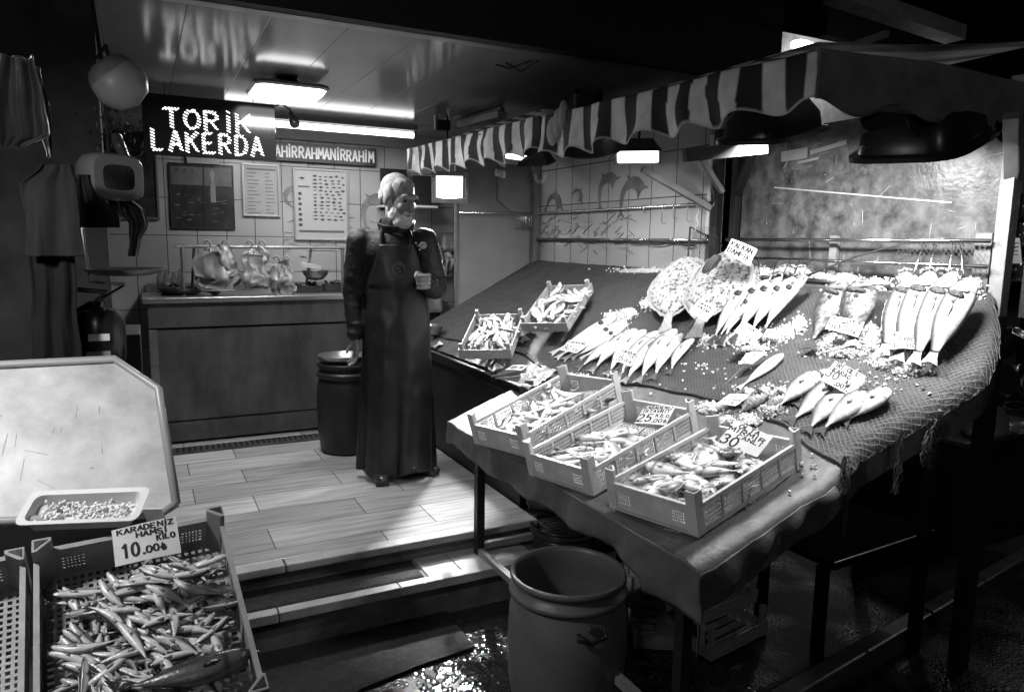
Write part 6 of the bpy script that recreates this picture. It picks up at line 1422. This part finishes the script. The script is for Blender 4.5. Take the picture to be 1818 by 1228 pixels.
# fire extinguisher
q = py(178, 640, 2.72); t = thing('fire_extinguisher', 'dark fire extinguisher with a pale label left of the counter', 'extinguisher', q)
zt = py(178, 545, 2.72).z
MB().lathe([(.001, 0), (.075, 0), (.08, .015), (.08, zt-q.z-.05), (.06, zt-q.z-.01), (.025, zt-q.z), (.025, zt-q.z+.02), (.001, zt-q.z+.02)], 28, Matrix.Translation(q)).build('body', mat('extinguisher_paint', .02, .25), t, smooth=True)
MB().box((q.x+.005, q.y-.081, zt-.09), (.06, .004, .022)).build('label', M_card, t); MB().box((q.x+.0, q.y-.081, zt-.17), (.07, .003, .07)).build('label', M_paintgrey, t)
MB().tube([(q.x, q.y, zt+.02), (q.x+.03, q.y-.01, zt+.05), (q.x-.05, q.y-.03, zt+.06)], .008, 6).build('handle', M_steel, t)
MB().tube([(q.x-.02, q.y, zt+.01), (q.x-.09, q.y-.02, zt-.03), (q.x-.11, q.y-.02, zt-.18), (q.x-.09, q.y-.02, zt-.3)], .009, 8).build('hose', M_black, t, smooth='all')
mb = MB(); mb.bb((-.30, 3.5, 0), (-.02, 3.9, .98)); tag(mb.build('dark_cabinet', mat('dark_cabinet_paint', .035, .5, var=.3), bevel=.004), 'dark upright cabinet between the extinguisher and the counter', 'cabinet')
t = thing('hanging_plant', 'dark clump of dried plants hanging above the scale', 'plant', py(210, 240, 2.82))
mb = MB(); c = py(205, 235, 2.82)
for i in range(160):
    p = c+Vector((rnd.gauss(0, .035), rnd.gauss(0, .03), rnd.gauss(0, .045))); R = Euler((rnd.random()*6, rnd.random()*6, rnd.random()*6)).to_matrix()
    mb.add([p+R @ Vector(v) for v in ((-.012, 0, 0), (0, .004, 0), (.012, 0, .003), (0, -.004, 0))], [(0, 1, 2, 3)])
mb.build('leaves', mat('dry_leaf', .010, .5), t)
MB().tube([py(205, 243, 2.80), py(220, 275, 2.76), py(237, 307, 2.78)], [.02, .016, .012], 8).build('stem', mat('shiny_stem', .05, .2, bump=.6, bscale=60), t, smooth=True)
light('left_stall_light', 'AREA', (-.72, 1.72, 1.78), 13, .16, (-.15, 2.0, .7), spread=150)

# ================================================================== THE FISHMONGER
base = pz(702, 842, 0); ang = -math.atan2(base.x, base.y)
Mm = Matrix.Translation(base) @ Matrix.Rotation(ang, 4, 'Z')
man = thing('person', 'white bearded man in a black jacket and long leather apron standing by the display', 'person', M=Mm)
def V(x, y, z): return Vector((x, y, z))
def cap(mb, p, q, r0, r1, M=None, n=14):
    p, q = Vector(p), Vector(q); k = 6; d = (q-p).normalized(); L = (q-p).length
    pts = []; rs = []
    for i in range(4): a = (i+.3)/4*math.pi/2; pts.append(p-d*r0*math.cos(a)); rs.append(r0*math.sin(a))
    for i in range(k+1): pts.append(p+d*L*i/k); rs.append(lerp(r0, r1, i/k))
    for i in range(4): a = (3.7-i)/4*math.pi/2; pts.append(q+d*r1*math.cos(a)); rs.append(r1*math.sin(a))
    mb.tube(pts, rs, n, True, M)
# head frame: local face -y
HM = Mm @ Matrix.Translation((.035, -.01, 1.645)) @ Euler((math.radians(14), math.radians(3), math.radians(42)), 'ZYX').to_matrix().to_4x4() if False else Mm @ Matrix.Translation((.034, -.035, 1.636)) @ Matrix.Rotation(math.radians(42), 4, 'Z') @ Matrix.Rotation(math.radians(17), 4, 'X') @ Matrix.Scale(1.10, 4)
b = MB()
for c, r in (((0, .018, .03), (.074, .095, .086)), ((0, -.035, -.02), (.060, .058, .085)), ((0, -.04, -.075), (.048, .05, .042)), ((0, -.075, .028), (.052, .022, .014)), ((.036, -.068, -.028), (.022, .024, .022)), ((-.036, -.068, -.028), (.022, .024, .022)),
             ((0, -.088, -.062), (.024, .012, .0065)), ((0, -.086, -.074), (.022, .012, .008)), ((.077, .012, -.012), (.010, .020, .033)), ((-.077, .012, -.012), (.010, .020, .033)), ((.0155, -.098, -.040), (.009, .009, .008)), ((-.0155, -.098, -.040), (.009, .009, .008))):
    b.ell(c, r, 20, HM)
cap(b, (0, -.088, .012), (0, -.112, -.036), .010, .0145, HM)
cap(b, HM @ V(0, .02, -.04), Mm @ V(.015, .035, 1.44), .056, .066)
# torso, legs, arms
for c, r in (((0, .03, 1.32), (.19, .12, .16)), ((0, .03, 1.10), (.16, .11, .2)), ((0, .03, .92), (.17, .12, .14))): b.ell(c, r, 20, Mm)
ShR, ElR, WrR = V(-.188, .02, 1.385), V(-.235, .03, 1.10), V(-.222, -.03, .84)      # left in the picture
ShL, ElL, WrL = V(.175, -.01, 1.39), V(.235, -.045, 1.13), V(.170, -.235, 1.175)
for p, q, r0, r1 in ((ShR, ElR, .055, .045), (ElR, WrR, .043, .028), (ShL, ElL, .055, .045), (ElL, WrL, .043, .028)): cap(b, Mm @ p, Mm @ q, r0, r1)
for hx, ax, ay in ((-.09, -.095, -.03), (.09, .12, .04)): cap(b, Mm @ V(hx, .03, .9), Mm @ V(lerp(hx, ax, .5), .0, .5), .085, .06); cap(b, Mm @ V(lerp(hx, ax, .5), .0, .5), Mm @ V(ax, ay, .10), .055, .04)
# hanging right hand
def fingers(mb, M, curls, lens, r=.0085, spread=.021, w0=-.0315):
    for k in range(4):
        p = V(w0+spread*k, 0, -.045); a = 0
        for j in range(3):
            a += curls[k]*(1, 1.1, .8)[j]; l = lens[k]*(.45, .32, .23)[j]; q = p+V(0, -math.sin(a)*l, -math.cos(a)*l); cap(mb, p, q, r*(1-.08*j), r*(1-.08*(j+1)), M, 10); p = q
Mh = Mm @ Matrix.Translation(WrR+V(.004, -.012, -.052)) @ Matrix.Rotation(math.radians(-70), 4, 'Z') @ Matrix.Rotation(math.radians(8), 4, 'Y')
b.ell((0, 0, -.002), (.040, .017, .052), 16, Mh); fingers(b, Mh, (.35, .30, .30, .32), (.072, .082, .078, .062))
cap(b, (-.032, -.008, .015), (-.052, -.025, -.02), .012, .010, Mh, 10); cap(b, (-.052, -.025, -.02), (-.05, -.04, -.05), .010, .008, Mh, 10)
# left fist at the chest, knuckles to the street
Fc = V(.150, -.285, 1.178); Mf2 = Mm @ Matrix.Translation(Fc) @ Matrix.Rotation(math.radians(8), 4, 'Z')
b.ell((.01, .012, 0), (.036, .034, .043), 16, Mf2)
for k in range(4):                                   # four curled fingers seen as stacked ridges
    z = .033-.0215*k; l = (.9, 1, .95, .82)[k]
    pts = [V(.040, .01, z), V(.036, -.030, z+.002), V(.030*l-.0, -.044, z), V(-.012*l, -.046, z-.002), V(-.030*l, -.036, z-.002), V(-.026*l, -.012, z-.001)]
    for p, q in zip(pts[:-1], pts[1:]): cap(b, p, q, .0105-.0006*k, .010-.0006*k, Mf2, 10)
cap(b, V(-.005, .012, .04), V(-.028, -.018, .046), .013, .012, Mf2, 10); cap(b, V(-.028, -.018, .046), V(-.042, -.042, .028), .012, .0095, Mf2, 10)
body = remesh('body', b, M_skin, .0042, 3, man)
# eyes
for sx in (1, -1): MB().ell((sx*.030, -.0765, .004), (.0125, .0125, .0065), 12, HM).build('eye', mat('eye_dark', .03, .1), man, smooth=True)
# hair and beard
def shell(parts, m, voxel, disp, ds, name, tagl=None):
    h = MB()
    for c, r in parts: h.ell(c, r, 24, HM)
    return remesh(name, h, m, voxel, 1, man, disp, ds)
shell((((0, .038, .040), (.077, .086, .079)), ((0, .075, -.005), (.066, .050, .060)), ((0, -.008, .076), (.058, .060, .034)), ((.068, .015, .02), (.018, .034, .045)), ((-.068, .015, .02), (.018, .034, .045))), M_hair, .005, .0022, .016, 'hair')
bd = mat('white_beard', .72, .85, var=.25, vscale=60, bump=.5, bscale=120, stretch=(1, 1, .4))
shell((((0, -.056, -.100), (.053, .050, .052)), ((.045, -.026, -.068), (.022, .038, .045)), ((-.045, -.026, -.068), (.022, .038, .045)), ((.064, -.002, -.035), (.012, .018, .035)), ((-.064, -.002, -.035), (.012, .018, .035)), ((.018, -.094, -.054), (.020, .011, .009)), ((-.018, -.094, -.054), (.020, .011, .009)), ((0, -.080, -.105), (.032, .028, .034))), bd, .004, .0025, .012, 'beard')
for sx in (1, -1): MB().ell((sx*.03, -.094, .026), (.017, .006, .005), 10, HM).build('eyebrow', M_hair, man, smooth=True)
# jacket
j = MB()
for c, r in (((0, .03, 1.33), (.205, .135, .15)), ((0, .035, 1.12), (.195, .145, .24)), ((-.02, .04, .92), (.195, .15, .20)), ((-.12, .025, 1.395), (.085, .08, .06)), ((.12, .01, 1.385), (.085, .08, .06))): j.ell(c, r, 24, Mm)
for p, q, r0, r1 in ((ShR, ElR, .080, .062), (ElR, WrR+V(0, .004, .02), .059, .046), (ShL, ElL, .082, .070), (ElL, WrL+V(.012, .035, -.006), .070, .054)): cap(j, Mm @ p, Mm @ q, r0, r1, None, 20)
for (p, q, n, r) in ((ElR, WrR, 5, .051), (ElL, WrL+V(.01, .03, 0), 4, .062)):
    d = (q-p)
    for i in range(n):
        c = p+d*((i+.5)/n)+V(rnd.uniform(-.01, .01), rnd.uniform(-.01, .01), 0); j.ell(c, (r*1.05, r*1.05, .024), 16, Mm)
cap(j, Mm @ V(.0, .03, 1.43), Mm @ V(.012, .025, 1.50), .085, .078, None, 24)
M_jack = mat('black_jacket', .008, .6, bump=.7, bscale=26, spec=.35)
jk = remesh('jacket', j, M_jack, .0085, 3, man, .0035, .04)
jc = MB()
jc.grid(lambda u, v: Mm @ (V(.015, .02, 1.44)+V(math.sin(u*2*math.pi)*(.092+.012*v), -math.cos(u*2*math.pi)*(.088+.012*v)-.005, (.095*v*(1-.62*(.5+.5*math.cos(u*2*math.pi)))))), 40, 6)
jc.build('collar', M_jack, jk, smooth='all', solid=.012)
# cuffs
# apron
def apr(u, v):
    z = lerp(1.375, .045, v)
    a = lerp(-1, 1, u)
    if z > 1.14: k = (1.375-z)/.235; half = lerp(.092, .16, k**.8); wrap = lerp(.40, .95, k)
    else: k = (1.14-z)/1.10; half = lerp(.168, .238, k**.8); wrap = lerp(1.2, 1.45, k)
    th = a*wrap; cx = lerp(.018, .012, v); ry = lerp(.150, .19, min(1, v*1.3)); 
    R = half/math.sin(min(wrap, 1.5)); x = cx+R*math.sin(th); y = .035-ry*math.cos(th)*1.12
    fold = (.014*math.sin(th*7+1+v*1.2)+.010*math.sin(th*13+v*3))*min(1, max(0, (v-.3)*1.6))
    y += fold; x += fold*.4
    z += .012*math.sin(a*5)*(v > .97)
    if abs(a) > .9: y += .01
    return Mm @ V(x, y-.006+.006*noise.noise(Vector((x*14, z*9, 2))), z)
ap = MB(); ap.grid(apr, 80, 110)
apo = ap.build('apron', mat('black_leather_apron', .013, .42, var=.35, vscale=6, bump=.25, bscale=18, spec=.5), man, smooth='all', solid=.004)
# apron side / back so the skirt is closed from other views
st_ = MB()
for sx in (-1, 1): st_.tube([Mm @ V(sx*.075+.018, -.10, 1.372), Mm @ V(sx*.085+.015, -.085, 1.42), Mm @ V(sx*.075+.01, -.02, 1.485)], .008, 6)
st_.build('strap', M_dark, apo, smooth='all')
sk = MB(); sk.grid(lambda u, v: Mm @ V(.01+lerp(.15, .20, v)*math.cos(lerp(-.25, math.pi+.25, u)), .03+.10*math.sin(lerp(-.25, math.pi+.25, u)), lerp(.95, .10, v)), 30, 12); sk.build('trousers', M_dark, man, smooth='all', solid=.004)
# emblem and badge
q = Mm.inverted() @ py(711, 472, (Mm @ V(0, -.15, 0)).y); e = V(.030, -.153, 1.235)
Me = Mm @ frame(e, V(1, 0, 0), V(0, 0, 1), V(0, -1, 0))
eb = MB(); rr_ = .040
for r0 in (rr_, rr_*.72): eb.tube([V(r0*math.cos(a)*.9, r0*math.sin(a), -.002) for a in [i*2*math.pi/28 for i in range(29)]], .0022, 5, False, Me)
for i in range(14): a = i*2*math.pi/14; eb.tube([V(.026*math.cos(a)*.9, .026*math.sin(a), 0), V(.038*math.cos(a)*.9, .038*math.sin(a), 0)], .002, 4, True, Me)
for i in range(9): a = rnd.random()*6.28; r1 = rnd.random()*.018; eb.ell((r1*math.cos(a), r1*math.sin(a), 0), (.005, .004, .002), 8, Me)
eb.build('emblem', mat('worn_emblem', .12, .5), apo, smooth='all')
e2 = V(.165, -.110, 1.372); Mb = Mm @ frame(e2, V(.95, -.3, 0).normalized(), V(0, 0, 1), V(.3, -.95, 0).normalized() if False else V(-.3*0+.30, -.954, 0))
bb_ = MB().lathe([(.001, .005), (.017, .005), (.020, .002), (.020, -.01), (.001, -.01)], 28, Mb); bo = bb_.build('badge', mat('badge_white', .6, .3), jk, smooth=True)
bb_ = MB(); 
bb_.tube([V(.0125*math.cos(a), .0125*math.sin(a), .0062) for a in [i*2*math.pi/20 for i in range(21)]], .0012, 5, False, Mb); bb_.tube([V(.006*math.cos(a), .006*math.sin(a), .0062) for a in [i*.5 for i in range(9)]], .0015, 5, False, Mb); bb_.build('badge_print', M_ink, bo)
for p in ((.125, -.128, 1.385), (.135, -.128, 1.370), (.145, -.125, 1.348)): MB().ell(Mm @ Vector(p), (.005, .004, .006), 8).build('fastener', M_steel, jk, smooth=True)
# shoes
def shoe(p, yaw, nm='shoe'):
    M = Mm @ Matrix.Translation(p) @ Matrix.Rotation(yaw, 4, 'Z'); s = MB()
    s.ell((0, -.075, .034), (.046, .085, .036), 20, M); s.ell((0, .03, .042), (.038, .065, .042), 20, M); s.ell((0, .045, .07), (.036, .045, .05), 20, M); s.bb((-.04, -.14, .0), (.04, .09, .018), M)
    o = remesh(nm, s, mat('black_shoe', .03, .28, bump=.15, bscale=30), .006, 3, man)
    z0 = min(v.co.z for v in o.data.vertices)
    for v in o.data.vertices: v.co.z = max(v.co.z, .001)
    return o
shoe(V(-.095, -.075, 0), math.radians(10)); shoe(V(.125, .02, 0), math.radians(62))
